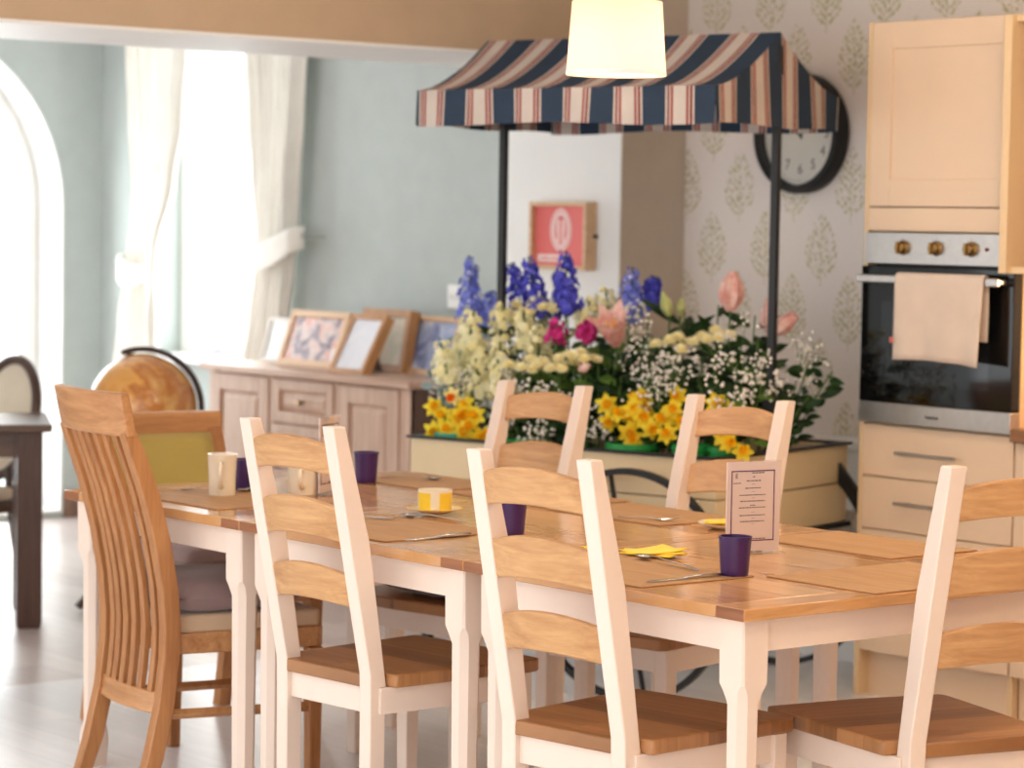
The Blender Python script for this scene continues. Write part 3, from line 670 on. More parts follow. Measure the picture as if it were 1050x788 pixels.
# pendant lamp
t = thing('pendant_lamp', 'lit cream drum-shade pendant lamp hanging over the table', 'lamp', (-1.07, .57, 0))
m = MB(); m.tube([(0, 0, 2.08), (0, 0, 2.52)], .003, 8); obj('cord', m, WHITE, t)
m = MB(); m.lathe([(.119, 1.868), (.1185, 1.872), (.107, 2.042)], 48); obj('lamp_shade', m, None or SHADE, t, solid=.0012)
m = MB(); m.lathe([(.1195, 1.867), (.1205, 1.868), (.1200, 1.878), (.1185, 1.878)], 48); obj('shade_trim', m, WHITE, t)
m = MB()
for k in range(3): m.tube([(0, 0, 2.035), (.107 * cos(k * 2.094), .107 * sin(k * 2.094), 2.04)], .0015, 6)
m.lathe([(.0, 2.0), (.018, 2.0), (.018, 2.07), (.004, 2.085)], 16); obj('lamp_holder', m, WHITE, t)
m = MB(); m.sphere((0, 0, 1.965), .028, 16, 10); obj('bulb', m, emit('bulb_glow', (255, 214, 160), 6), t)
# ------------------------------------------------------------------ striped flower cart
CA = radians(16); CO = Vector((-2.26, 2.055, 0)); CM = Matrix.Translation(CO) @ Matrix.Rotation(CA, 4, 'Z')
def cw(tx, ty, z): return CM @ Vector((tx, ty, z))
CL, CD = 1.22, .88
def stripes():
    t = NT('awning_stripe'); uv = t.n('ShaderNodeUVMap'); uv.uv_map = 'UVMap'; sp = t.n('ShaderNodeSeparateXYZ'); t.l(uv.outputs[0], sp.inputs[0])
    f = t.m('FRACT', t.m('DIVIDE', sp.outputs[0], .192))
    nv, cr, rd, rr, wh = lin((52, 66, 84)), lin((206, 196, 186)), lin((124, 50, 52)), lin((150, 62, 60)), lin((222, 208, 194))
    c = t.ramp(f, [(0, nv), (.455, wh), (.485, rd), (.53, wh), (.552, rr), (.60, cr), (.845, rr), (.893, wh), (.915, rd), (.965, wh)], 'CONSTANT')
    n = t.noise(t.co((1, 1, 1), 'Object'), 7, 4, .6); t.base(t.mix(.5, c, t.mix(1, c, t.ramp(n, [(.3, (.72, .72, .72, 1)), (.7, (1, 1, 1, 1))]), 'MULTIPLY')))
    t.pr(Roughness=.85); t.p.inputs['Specular IOR Level'].default_value = .2; t.bump(t.noise(t.co(), 260, 2), .2, .001); return t.mat
t = thing('flower_cart', 'cream flower cart with black wheels and a striped awning on two black poles', 'flower cart', CO, CA)
B = .012
for z0, z1 in ((.525, .655), (.659, .784)):
    obj('side_board', box(-CL + B, -B, B, B + .02, z0, z1), CARTB, t, .003); obj('side_board', box(-CL + B, -B, CD - B - .02, CD - B, z0, z1), CARTB, t, .003)
    obj('end_board', box(-B - .02, -B, B + .02, CD - B - .02, z0, z1), CARTB, t, .003); obj('end_board', box(-CL + B, -CL + B + .02, B + .02, CD - B - .02, z0, z1), CARTB, t, .003)
m = MB()
for a in ((-CL, 0, 0, .03), (-CL, 0, CD - .03, CD), (-CL, -CL + .03, .03, CD - .03), (-.03, 0, .03, CD - .03)): m.box(a[0], a[1], a[2], a[3], .784, .793)
obj('rim', m, BLACK, t, .002)
m = MB()
for a in ((-CL, 0, 0, .03), (-CL, 0, CD - .03, CD), (-CL, -CL + .03, .03, CD - .03), (-.03, 0, .03, CD - .03)): m.box(a[0], a[1], a[2], a[3], .508, .524)
obj('base_frame', m, BLACK, t, .002)
obj('tray', box(-CL + .04, -.04, .04, CD - .04, .56, .70), SOIL, t)
def wheel(ty):
    w_ = obj('wheel', MB().lathe([(.352, -.012), (.372, -.012), (.372, .012), (.352, .012), (.352, -.012)], 64, Matrix.Translation((-.30, ty, .372)) @ RX), BLACK, t, smooth=40)
    for k in range(8):
        a = k * pi / 4 + .2; s_ = MB(); s_.tube([(-.30 + .03 * cos(a), ty, .372 + .03 * sin(a)), (-.30 + .36 * cos(a), ty, .372 + .36 * sin(a))], .008, 8); obj('spoke', s_, BLACK, w_)
    obj('hub', MB().lathe([(.0, -.03), (.04, -.03), (.04, .03), (.0, .03)], 24, Matrix.Translation((-.30, ty, .372)) @ RX), BLACK, w_)
wheel(-.042); wheel(CD + .042)
obj('axle', MB().tube([(-.30, -.05, .372), (-.30, CD + .05, .372)], .014, 12), BLACK, t)
m = MB()
for y in (.1, CD - .1): m.box(-.315, -.285, y, y + .02, .36, .515)
obj('axle_bracket', m, BLACK, t)
for y in (.05, CD - .08): obj('leg', box(-CL + .04, -CL + .07, y, y + .03, 0, .51), BLACK, t, .002)
for y in (.80,):
    m = MB(); m.loft([[(a, y + b, z) for a, b, z in q] for q in ([(-.06, 0, .715), (-.06, .022, .715), (-.02, .022, .735), (-.02, 0, .735)], [(.135, 0, .49), (.135, .022, .49), (.165, .022, .515), (.165, 0, .515)])]); obj('handle_strut', m, BLACK, t)
for x in (-1.112, -.042):
    obj('pole', box(x - .0125, x + .0125, .378, .403, .56, 2.09), BLACK, t, .002)
    obj('pole_collar', box(x - .021, x + .021, .370, .411, .90, .965), BLACK, t, .003)
# awning canopy: ridge along the cart, sagging slopes, gable ends and valance
X0, X1, Y0, Y1, ZT, ZV, ZR = -1.185, -.034, -.01, .785, 1.944, 1.829, 2.132
YR = (Y0 + Y1) / 2
def sag(k, x=0): return ZT + (ZR - ZT) * (k ** 1.45) - .006 * sin(pi * k) * (1 + sin(9 * x))
m = MB(); nx, UO = 60, 1.262
def xx(u): return X0 + (X1 - X0) * u
wob = lambda x, d: .006 * d * sin(11 * x + 1) + .004 * d * sin(23 * x)
for sg in (0, 1):
    ys = lambda k: (Y0 + (YR - Y0) * k) if sg == 0 else (Y1 + (YR - Y1) * k)
    m.grid(lambda u, v: (xx(u), ys(v), sag(v, xx(u))), nx, 12, uvf=lambda u, v: (xx(u) + UO + .02 * sin(3 * v) * 0, v))
    m.grid(lambda u, v: (xx(u), (Y0 if sg == 0 else Y1) + (-1 if sg == 0 else 1) * wob(xx(u), v), ZT + (ZV - ZT) * v + .006 * v * sin(7 * xx(u))), nx, 6, uvf=lambda u, v: (xx(u) + UO, v))
def topz(y): k = (y - Y0) / (YR - Y0) if y < YR else (Y1 - y) / (Y1 - YR); return sag(max(0, min(1, k)))
for X, sg in ((X0, -1), (X1, 1)):
    m.grid(lambda u, v: (X + sg * (.012 * v * sin(pi * u) + .005 * v * sin(17 * u + 1)), Y0 + (Y1 - Y0) * u, topz(Y0 + (Y1 - Y0) * u) * (1 - v) + (ZV + .004 * sin(9 * u)) * v), 44, 12, uvf=lambda u, v: (Y0 + (Y1 - Y0) * u + X1 + UO, v))
can = obj('awning_canopy', m, stripes(), t, smooth=50)
m = MB()
m.tube([(X0 + .01, Y0 + .012, ZT - .014), (X1 - .01, Y0 + .012, ZT - .014), (X1 - .01, Y1 - .012, ZT - .014), (X0 + .01, Y1 - .012, ZT - .014), (X0 + .01, Y0 + .012, ZT - .014)], .008, 8)
m.tube([(X0 + .012, YR, ZR - .02), (X1 - .012, YR, ZR - .02)], .008, 8); obj('awning_frame', m, BLACK, t)

# ------------------------------------------------------------------ flowers
def orth(n):
    n = Vector(n).normalized(); a = n.orthogonal().normalized(); return n, a, n.cross(a)
def curve(a, b, bend, n=7):
    a, b = Vector(a), Vector(b); return [a.lerp(b, i / n) + Vector(bend) * (4 * (i / n) * (1 - i / n)) * .25 for i in range(n + 1)]
def floret(m, c, nrm, s, n=5, cup=.35, rot=0, wide=.42):
    nrm, a, b = orth(nrm); c = Vector(c)
    for k in range(n):
        t_ = rot + 2 * pi * k / n; d = a * cos(t_) + b * sin(t_); e = nrm.cross(d)
        m.add([c, c + d * s * .6 + e * s * wide + nrm * s * cup * .5, c + d * s + nrm * s * cup, c + d * s * .6 - e * s * wide + nrm * s * cup * .5], [(0, 1, 2, 3)])
def leaf(m, p, d, L, w_, curl=.25, n=5, nrm=None):
    d = Vector(d).normalized(); e = d.cross(Vector(nrm or (R.uniform(-.4, .4), R.uniform(-.4, .4), 1))).normalized(); f_ = e.cross(d); o = []
    for i in range(n + 1):
        k = i / n; w = w_ * (sin(pi * min(1, .06 + k * .94)) ** .8) * (1 - .25 * k); c = Vector(p) + d * L * k - f_ * (-1) * 0 + f_ * (-curl * L * k * k)
        o += [c + e * w / 2 + f_ * w * .12, c, c - e * w / 2 + f_ * w * .12]
    m.add(o, [q for i in range(n) for q in ((i * 3, i * 3 + 1, i * 3 + 4, i * 3 + 3), (i * 3 + 1, i * 3 + 2, i * 3 + 5, i * 3 + 4))])
def root(tx, ty, z=.705): return (max(-1.14, min(-.08, tx * .94 - .04)), max(.07, min(.80, ty * .9 + .05)), z)
def plant(name, label, cat, tx, ty, group, rz=.705):
    r0 = root(tx, ty, rz); base = cw(*r0); o = thing(name, label, cat, base, 0, group)
    return o, (lambda a, b, c_: cw(a, b, c_) - base), r0
CAMD = Vector((.70, -.66, .12)).normalized()
def stem(o, pts, r=.003, mat=None): obj('stem', MB().tube(pts, r, 6), mat or STEMG, o, smooth=180)
def delphinium(lo, hi, label, mat, r=.050):
    o, L, r0 = plant('delphinium', label, 'flower', (lo[0] + hi[0]) / 2, lo[1], 'blue delphinium spikes on the cart')
    a, b = L(*lo), L(*hi); stem(o, [Vector((0, 0, 0)), a.lerp(Vector((0, 0, 0)), .5) + Vector((.01, 0, .02)), a, b]); m = MB(); bl = MB(); n = int(22 + 120 * (b - a).length)
    for i in range(n):
        k = i / n; ang = i * 2.4 + R.uniform(-.3, .3); c = a.lerp(b, k); ax, u, v = orth(b - a); d = u * cos(ang) + v * sin(ang); rr = r * (1 - .62 * k) * R.uniform(.45, 1.15)
        if k < .9: floret(m, c + d * rr, d + ax * .3, .023 * (1 - .4 * k), 5, .35, R.random() * 6, .5)
        else: m.ico(c + d * rr * .8, .006)
        if i % 3 == 0 and k < .85: floret(bl, c + d * (rr + .002), d + ax * .3, .006, 5, .6)
    m.add(bl.v, bl.f, 1); obj('florets', m, [mat, PWHITE if mat is PLILAC else PLILAC], o, smooth=0)
for lo, hi, lab, mt in (
    ((-1.318, .5, 1.16), (-1.332, .5, 1.392), 'pale lilac-blue delphinium spike leaning left of the cart\'s left pole', PLILAC),
    ((-1.262, .55, 1.12), (-1.268, .55, 1.27), 'short blue delphinium spike tucked right behind the left pole', PLILAC),
    ((-1.10, .5, 1.20), (-1.15, .5, 1.37), 'violet-blue delphinium spike, leftmost of the dark trio before the red picture', PBLUE),
    ((-.99, .45, 1.18), (-1.045, .45, 1.395), 'violet-blue delphinium spike in the middle of the dark trio', PBLUE),
    ((-.955, .55, 1.19), (-.985, .55, 1.345), 'short violet-blue delphinium between the middle and tallest dark spikes', PBLUE),
    ((-.845, .4, 1.21), (-.856, .4, 1.42), 'tallest deep blue delphinium spike overlapping the red picture\'s right corner', PBLUE),
    ((-.655, .5, 1.18), (-.650, .5, 1.367), 'blue delphinium spike standing alone by the pillar\'s right edge', PLILAC),
    ((-.652, .6, 1.24), (-.615, .6, 1.335), 'small dark-budded delphinium tip beside the solitary blue spike', PBLUE)): delphinium(lo, hi, lab, mt)
def stock(c, label, mat=None, h=.13, r=.034, name='stock_flower', grp='cream stocks on the cart', lean=(0, 0)):
    o, L, r0 = plant(name, label, 'flower', c[0], c[1], grp); a = L(c[0], c[1], c[2] - h / 2); b = L(c[0] + lean[0], c[1] + lean[1], c[2] + h / 2)
    stem(o, curve((0, 0, 0), a, (.02, 0, .02)) + [b], .004); m = MB(); n = 42
    for i in range(n):
        if R.random() < .2: continue
        k = i / n; ang = i * 2.4 + R.uniform(-.6, .6); ax, u, v = orth(b - a); d = u * cos(ang) + v * sin(ang); p = a.lerp(b, k + R.uniform(-.08, .08)) + d * r * (1 - .5 * k ** 2) * R.uniform(.6, 1.45); s = .023 * (1 - .45 * k) * R.uniform(.75, 1.2)
        for q in range(2): floret(m, p + d * .003 * q, d + ax * .35, s * (1 - .3 * q), 5, .3 + .4 * q, R.random() * 6, .55)
    obj('blossoms', m, mat or PCREAM, o, smooth=0); m = MB()
    for k in range(4):
        ang = R.random() * 6; leaf(m, a.lerp(Vector(), .1 + .1 * k), (cos(ang), sin(ang), .6), .07, .016)
    obj('leaves', m, LEAFM, o)
for i, (c, lab) in enumerate((
    ((-1.186, .3, 1.14), 'cream stock just right of the left awning pole, at pole height'), ((-1.10, .25, 1.08), 'cream stock below and right of the left pole'), ((-1.085, .35, 1.16), 'cream stock under the leftmost dark delphinium'),
    ((-.985, .2, 1.045), 'cream stock in front at the middle of the cream mass'), ((-1.06, .2, .985), 'low cream stock above the left daffodils'), ((-.942, .3, 1.15), 'cream stock under the middle dark delphinium'),
    ((-.858, .25, 1.10), 'cream stock left of the magenta flowers'), ((-1.02, .45, 1.20), 'cream stock rising between the two leftmost dark delphiniums'), ((-1.285, .4, 1.06), 'outermost cream stock at the cart\'s left corner'),
    ((-.905, .12, .99), 'cream stock leaning over the cart\'s front edge'), ((-.80, .45, 1.20), 'cream stock below the tallest delphinium'), ((-1.21, .22, 1.03), 'cream stock above the cart\'s left daffodil clump'), ((-.74, .5, 1.22), 'thin cream stock against the white pillar'))):
    stock(c, lab, lean=(R.uniform(-.03, .03), R.uniform(-.02, .02)))
stock((-.755, .2, 1.15), 'magenta stock, left one of the pair beside the open pink lily', PMAG, .07, .026, grp='magenta stocks on the cart')
stock((-.655, .22, 1.165), 'magenta stock, right one of the pair touching the open pink lily', PMAG, .055, .022, grp='magenta stocks on the cart', lean=(.03, 0))
def chrys(c, label, n=8, r=.062):
    o, L, r0 = plant('chrysanthemum', label, 'flower', c[0], c[1], 'flat cream chrysanthemum sprays on the cart'); cc = L(*c); st = MB(); st.tube(curve((0, 0, 0), cc - Vector((0, 0, .07)), (.01, .01, 0)), .003, 6); m = MB()
    for i in range(n):
        ang = i * 2.4; rr = r * sqrt(i / n); p = cc + Vector((rr * cos(ang) * 1.25, rr * sin(ang) * 1.25, R.uniform(-.012, .012) - .3 * rr)); st.tube([cc - Vector((0, 0, .07)), p - Vector((0, 0, .01))], .0016, 5)
        nrm = (Vector((0, 0, 1)) + CAMD * .5 + Vector((cos(ang), sin(ang), 0)) * .3).normalized()
        for ring, (s, cup, k) in enumerate(((.027, .25, 11), (.022, .55, 10), (.015, 1.0, 8), (.009, 1.6, 6))): floret(m, p + nrm * .002 * ring, nrm, s, k, cup, R.random() * 6, .2)
    obj('stem', st, STEMG, o); obj('flower_heads', m, PYCREAM, o, smooth=0)
for c, lab in (((-.80, .12, 1.05), 'cream chrysanthemum spray at the front, left of three in the middle'), ((-.685, .12, 1.055), 'cream chrysanthemum spray at the front, below the magenta stocks'), ((-.618, .15, 1.085), 'cream chrysanthemum spray under the open pink lily'),
               ((-.925, .42, 1.225), 'cream chrysanthemum spray at the back, under the tallest delphinium'), ((-1.07, .42, 1.215), 'cream chrysanthemum spray at the back, under the leftmost dark delphinium'), ((-.33, .28, 1.135), 'cream chrysanthemum spray, left of the pair below the big lily bud'), ((-.20, .3, 1.16), 'cream chrysanthemum spray, right of the pair below the big lily bud')): chrys(c, lab)
def gyp(c, label, rx=.075, n=66, s=.0062):
    o, L, r0 = plant('gypsophila_spray', label, 'flower', c[0], c[1], 'white gypsophila sprays on the cart'); cc = L(*c); m = MB(); st = MB(); st.tube(curve((0, 0, 0), cc, (0, .01, 0)), .002, 5); nod = [cc + Vector((R.gauss(0, rx * .5), R.gauss(0, rx * .5), R.gauss(0, rx * .5))) for _ in range(9)]
    for q in nod: st.tube([cc - Vector((0, 0, .05)), q], .0009, 4)
    for i in range(n):
        q = nod[i % 9]; p = q + Vector((R.gauss(0, .018), R.gauss(0, .018), R.gauss(0, .018))); m.ico(p, s * R.uniform(.7, 1.15))
        if i % 3 == 0: st.tube([q, p], .0006, 3)
    obj('stems', st, STEMG, o, smooth=0); obj('blossoms', m, PWHITE, o)
for c, lab in (((-1.225, .3, .985), 'gypsophila spray above the left daffodil clump'), ((-1.05, .2, .94), 'gypsophila spray beside the white bucket'), ((-1.37, .4, .95), 'gypsophila spray hanging past the cart\'s left end'), ((-.69, .1, .945), 'gypsophila spray above the far-side chair\'s top slat'),
               ((-.893, .15, .98), 'gypsophila spray below the front cream stocks'), ((-.54, .11, .875), 'gypsophila spray left of the middle daffodil clump'), ((-.36, .15, 1.03), 'gypsophila spray behind the middle daffodils'), ((-.29, .11, .985), 'gypsophila spray right above the middle daffodils'),
               ((-.30, .2, 1.06), 'gypsophila spray below the left cream chrysanthemum pair'), ((-.06, .2, 1.09), 'large gypsophila spray left of the right awning pole'), ((-.05, .12, .985), 'gypsophila spray above the right daffodil clump'), ((.02, .22, 1.01), 'gypsophila spray at the foot of the right awning pole'),
               ((.02, .48, 1.10), 'gypsophila spray just right of the right awning pole'), ((-.454, .3, 1.12), 'gypsophila spray right of the open pink lily'), ((-.762, .06, .82), 'low gypsophila spray at the cart\'s rim between the daffodil clumps'), ((-.60, .4, 1.19), 'gypsophila spray below the solitary blue delphinium')): gyp(c, lab)
def lily_petal(m, c, d, side, L, w_, open_):
    d, side = Vector(d).normalized(), Vector(side).normalized(); e = d.cross(side).normalized(); o = []; n = 7
    for i in range(n + 1):
        k = i / n; w = w_ * sin(pi * (.10 + .86 * k)) ** .8; p = Vector(c) + d * L * (k - .25 * open_ * k * k) + side * (L * (.16 * sin(pi * min(1, k * 1.15)) * (1 - open_) + open_ * k * k * .75) + .004)
        o += [p + e * w / 2 + side * -.003, p + side * .004, p - e * w / 2 + side * -.003]
    m.add(o, [q for i in range(n) for q in ((i * 3, i * 3 + 1, i * 3 + 4, i * 3 + 3), (i * 3 + 1, i * 3 + 2, i * 3 + 5, i * 3 + 4))])
def lily(c, d, label, L=.10, open_=.0, mat=None, w_=.045, nleaf=5):
    o, F_, r0 = plant('lily', label, 'flower', c[0], c[1], 'lilies on the cart'); cc = F_(*c); dw = (CM.to_3x3() @ Vector(d)).normalized(); a = cc - dw * L * .5
    pts = curve((0, 0, 0), a, (0, 0, .05)); stem(o, pts, .0035); ax, u, v = orth(dw); m = MB()
    for k in range(6):
        t_ = k * pi / 3; lily_petal(m, a, dw, u * cos(t_) + v * sin(t_), L * (1 if k % 2 else .97), w_, open_ * (1 if k % 2 else .8))
    obj('petals', m, mat or PPINK, o, smooth=180)
    if open_ > .3:
        m = MB()
        for k in range(5): t_ = k * 1.256; m.tube([a, a + dw * L * .6 + (u * cos(t_) + v * sin(t_)) * .015], .0012, 5); m.ico(a + dw * L * .62 + (u * cos(t_) + v * sin(t_)) * .015, .005)
        obj('stamens', m, PORG, o)
    m = MB()
    for k in range(nleaf):
        ang = k * 2.4 + 1; leaf(m, Vector(pts[3 + k % 4]), (cos(ang), sin(ang), .45), R.uniform(.10, .15), .034, .2, 6)
    if nleaf: obj('leaves', m, LEAFD, o, smooth=180)
lily((-.531, .2, 1.175), (.15, -.55, .75), 'large half-open pink lily at the middle of the cart', .16, .62, None, .066, 6)
lily((-.232, .45, 1.30), (.05, 0, 1), 'big upright pink lily bud, tallest on the right half', .135, .10, None, .075, 7)
lily((-.118, .5, 1.22), (-.05, 0, 1), 'slim pink lily bud just left of the right pole', .12, 0.03, None, .05, 4)
lily((-.060, .5, 1.195), (.75, 0, .6), 'pink lily bud slanting right of the right pole', .115, .16, None, .046, 3)
lily((-.451, .4, 1.25), (-.35, 0, 1), 'pale green closed lily bud above the dark foliage', .085, 0, PBUDG, .028, 4)
lily((-.425, .45, 1.24), (.1, 0, 1), 'second pale green lily bud beside the closed one', .06, 0, PBUDG, .022, 2)
lily((-.571, .10, 1.045), (.8, -.3, .3), 'small peach lily bud at the front, right of the cream chrysanthemums', .06, 0, None, .024, 3)
def foliage(c, label, mat, n=15, L=.055, w_=.032, spread=.05, name='foliage_stem'):
    o, F_, r0 = plant(name, label, 'foliage', c[0], c[1], 'leafy stems on the cart'); tip = F_(*c); pts = curve((0, 0, 0), tip, (0, 0, .06), 10); stem(o, pts, .0028, mat if mat is LEAFG else STEMG); m = MB()
    for i in range(n):
        k = .35 + .65 * i / n; p = pts[min(10, int(k * 10))]; ang = i * 2.4 + R.random(); out = Vector((cos(ang), sin(ang), R.uniform(-.1, .7)))
        leaf(m, p + out * spread * .3, out, L * R.uniform(.8, 1.3), w_ * R.uniform(.8, 1.2), .2, 5, CAMD + Vector((R.uniform(-.7, .7), R.uniform(-.7, .7), R.uniform(-.2, .9))))
    obj('leaves', m, mat, o, smooth=180)
for c, lab, mt, kw in (
    ((-1.46, .5, 1.10), 'bright green laurel sprig sticking out at the cart\'s left end', LEAFM, dict(n=12)), ((-1.40, .5, 1.02), 'green laurel sprig below the left-end one', LEAFM, dict(n=12)), ((-1.36, .3, .985), 'silvery eucalyptus sprig at the cart\'s left end', LEAFG, dict(n=16, L=.04, w_=.034)),
    ((-.53, .25, 1.09), 'dark leafy stem under the open pink lily', LEAFD, dict(n=20, L=.08)), ((-.31, .4, 1.08), 'dark leafy stem behind the right gypsophila', LEAFD, dict(n=22, L=.08)), ((-.44, .5, 1.22), 'long-leaved dark stem below the green lily bud', LEAFD, dict(n=14, L=.13, w_=.04)),
    ((-.17, .5, 1.22), 'long-leaved dark stem between big bud and right pole', LEAFD, dict(n=14, L=.11, w_=.036)), ((-.31, .5, 1.25), 'long-leaved dark stem left of the big lily bud', LEAFD, dict(n=12, L=.12, w_=.036)), ((.04, .5, 1.09), 'dark rounded-leaf branch right of the right pole, upper one', LEAFD, dict(n=18)),
    ((.12, .50, 1.05), 'dark rounded-leaf branch reaching farthest right over the wallpaper', LEAFD, dict(n=20)), ((-.02, .48, .98), 'dark leafy branch low at the cart\'s right end', LEAFD, dict(n=20)), ((.08, .42, .97), 'dark leafy branch drooping over the cart\'s right end', LEAFD, dict(n=16)), ((-.50, .2, .98), 'dark leafy stem behind the middle daffodils, left one', LEAFD, dict(n=24, L=.08)),
    ((-.40, .25, 1.00), 'dark leafy stem behind the middle daffodils, centre one', LEAFD, dict(n=24, L=.08)), ((-.20, .22, 1.00), 'dark leafy stem behind the right daffodils', LEAFD, dict(n=24, L=.08)), ((-.10, .4, 1.15), 'dark leafy stem beside the right pole, left of it', LEAFD, dict(n=18, L=.07)), ((-.62, .3, 1.00), 'dark leafy stem below the front chrysanthemums', LEAFD, dict(n=24, L=.08)),
    ((-.93, .4, 1.13), 'green leafy stem among the cream stocks', LEAFM, dict(n=14)), ((-.95, .2, .86), 'dark leafy stem low between the daffodil clumps', LEAFD, dict(n=22, L=.07)), ((-.76, .14, .90), 'dark leafy stem at the rim, left of the chair top', LEAFD, dict(n=24, L=.08)), ((-.64, .12, .86), 'dark leafy stem at the rim behind the far-side chair', LEAFD, dict(n=24, L=.08)),
    ((-.25, .14, .90), 'dark leafy stem just behind the green pots', LEAFD, dict(n=20, L=.07)), ((-1.15, .35, .98), 'dark leafy stem under the cream stocks', LEAFD, dict(n=24, L=.08)), ((-.60, .22, 1.12), 'yellow-green broad leaf stem left of the open pink lily', LEAFM, dict(n=8, L=.10, w_=.04)), ((-.05, .3, 1.06), 'yellow-green rounded leaves left of the right pole', LEAFM, dict(n=8, L=.06, w_=.045))):
    foliage(c, lab, mt, **kw)
for i in range(16):
    foliage((R.uniform(-.72, -.08), R.uniform(.22, .55), R.uniform(.92, 1.14)), 'dark leafy stem deep inside the right half of the flower mass', LEAFD, n=18, L=.085, w_=.04)
for i in range(20):
    foliage((R.uniform(-1.22, -.58), R.uniform(.32, .66), R.uniform(.98, 1.17)), 'green leafy stem deep inside the cream flower mass', LEAFM if i % 2 else LEAFD, n=18, L=.075, w_=.036)
# green pots with daffodils, white bucket
def pot(c, r, label, mat, h=.10, name='flower_pot'):
    o = thing(name, label, 'pot', cw(c[0], c[1], .7005), 0, 'pots standing in the cart' if name == 'flower_pot' else None)
    obj('pot_wall', MB().lathe([(0, .002), (r * .82, 0), (r * .98, h - .02), (r, h), (r - .004, h), (r * .9, h - .03), (0, h - .03)], 36), mat, o); obj('rim', MB().lathe([(r * .98, h - .018), (r * 1.05, h - .016), (r * 1.05, h + .002), (r - .004, h + .002)], 36), mat, o)
    if name == 'flower_pot': obj('soil', MB().lathe([(0, h - .012), (r - .005, h - .012)], 24), SOIL, o)
pot((-1.10, .105, 0), .062, 'teal pot in the left daffodil clump', POTT); pot((-.80, .115, 0), .07, 'green pot behind the far-side chair between the clumps', POTG, .095); pot((-.385, .11, 0), .085, 'wide green pot under the middle daffodils', POTG, .108); pot((-.18, .125, 0), .06, 'green pot behind the right-hand chair post', POTG, .115); pot((-.055, .14, 0), .058, 'green pot at the right daffodil clump', POTG, .115)
pot((-1.02, .26, 0), .05, 'white bucket above the left daffodil clump', WHITE, .235, 'flower_bucket')
def daff(c, label, grp, px, pale=False):
    base = cw(px[0] + (c[0] - px[0]) * .25, px[1] + R.uniform(-.02, .02), .795); o = thing('daffodil', label, 'flower', base, 0, grp); cc = cw(*c) - base
    fd = (CAMD + Vector((R.uniform(-.6, .6), R.uniform(-.6, .6), R.uniform(-.45, .45)))).normalized(); back = cc - fd * .012; n_, u, v = orth(fd)
    pts = curve((0, 0, 0), back - fd * .02 + Vector((0, 0, .004)), (0, 0, .02), 5) + [back]; stem(o, pts, .0026); m = MB(); s = R.uniform(.036, .043)
    for k in range(6):
        t_ = k * pi / 3 + R.uniform(-.1, .1); d = u * cos(t_) + v * sin(t_) + n_ * (.22 if k % 2 else .05); leaf(m, cc, d, s, s * .72, .12 + .1 * R.random(), 5, n_)
    obj('petals', m, PPALE if pale else PYEL, o, smooth=180); m = MB(); rot = Matrix((u, v, n_)).transposed().to_4x4(); Mx = Matrix.Translation(cc) @ rot; n = 18
    prof = ((.007, 0), (.0095, .010), (.011, .019), (.0145, .026)); rings = [[Mx @ Vector((r * (1 + (.12 * sin(j * pi * 2 / 3) if i == 3 else 0)) * cos(2 * pi * j / n), r * sin(2 * pi * j / n), z)) for j in range(n)] for i, (r, z) in enumerate(prof)]
    m.loft(rings, cap=False); m.lathe([(0, .004), (.0085, .004)], 12, Mx); obj('trumpet', m, PDEEP if pale else PORG, o, smooth=180); m = MB()
    a = R.uniform(0, 6); leaf(m, (0, 0, 0), (cos(a) * .25, sin(a) * .25, 1), R.uniform(.05, .09), .011, .1, 6); obj('leaf', m, LEAFM, o, smooth=180)
def clump(cs, label, grp, px, extra):
    for c in cs: daff(c, label, grp, px)
    for k in range(extra):
        c = R.choice(cs); daff((c[0] + R.uniform(-.04, .04), c[1] + R.uniform(.0, .05), c[2] + R.uniform(-.035, .03)), label, grp, px)
daff((-1.099, .10, .925), 'pale daffodil with a deep orange trumpet, topmost of the left clump', 'daffodils at the cart\'s left end', (-1.10, .105), True)
clump([(-1.193, .12, .881), (-1.136, .1, .856), (-1.06, .08, .85), (-1.003, .1, .862), (-1.162, .08, .805), (-1.09, .06, .815), (-1.025, .07, .81), (-.965, .06, .80), (-1.058, .12, .893)], 'yellow daffodil in the clump at the cart\'s left end', 'daffodils at the cart\'s left end', (-1.10, .105), 6)
clump([(-.496, .12, .928), (-.434, .1, .9), (-.378, .1, .919), (-.328, .08, .892), (-.292, .07, .863), (-.267, .1, .894), (-.232, .1, .927), (-.245, .15, .965), (-.37, .06, .85), (-.227, .06, .85), (-.194, .1, .883), (-.471, .1, .876), (-.392, .15, .935)], 'yellow daffodil in the middle clump between the two far-side chairs', 'daffodils in the middle of the cart', (-.36, .11), 8)
clump([(-.085, .12, .955), (-.005, .06, .84), (-.031, .08, .852), (-.10, .1, .905)], 'yellow daffodil in the small clump behind the right far-side chair', 'daffodils at the cart\'s right end', (-.08, .13), 2)
# ------------------------------------------------------------------ sideboard and what stands on it
SX0, SX1, SY0, SY1 = -6.04, -4.59, 2.60, 3.09
t = thing('sideboard', 'long pale wooden sideboard under the sage wall holding photo frames', 'sideboard')
obj('top_board', box(SX0 - .03, SX1 + .035, SY0 - .035, SY1 + .005, .855, .885), PINEW, t, .006)
m = MB(); m.box(SX0, SX1 - .02, SY0 + .012, SY1, .08, .855); obj('carcass', m, PINEW, t, .002)
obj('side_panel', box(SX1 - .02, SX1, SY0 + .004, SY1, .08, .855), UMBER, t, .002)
m = MB(); m.box(SX0, SX1, SY0 + .02, SY1, 0, .08); obj('plinth', m, PINEW, t, .002)
for x0, x1 in ((SX0, SX0 + .05), (-5.575, -5.545), (-5.105, -5.075), (-4.66, SX1)): obj('stile', box(x0, x1, SY0, SY0 + .02, .08, .855), PINEZ, t, .003)
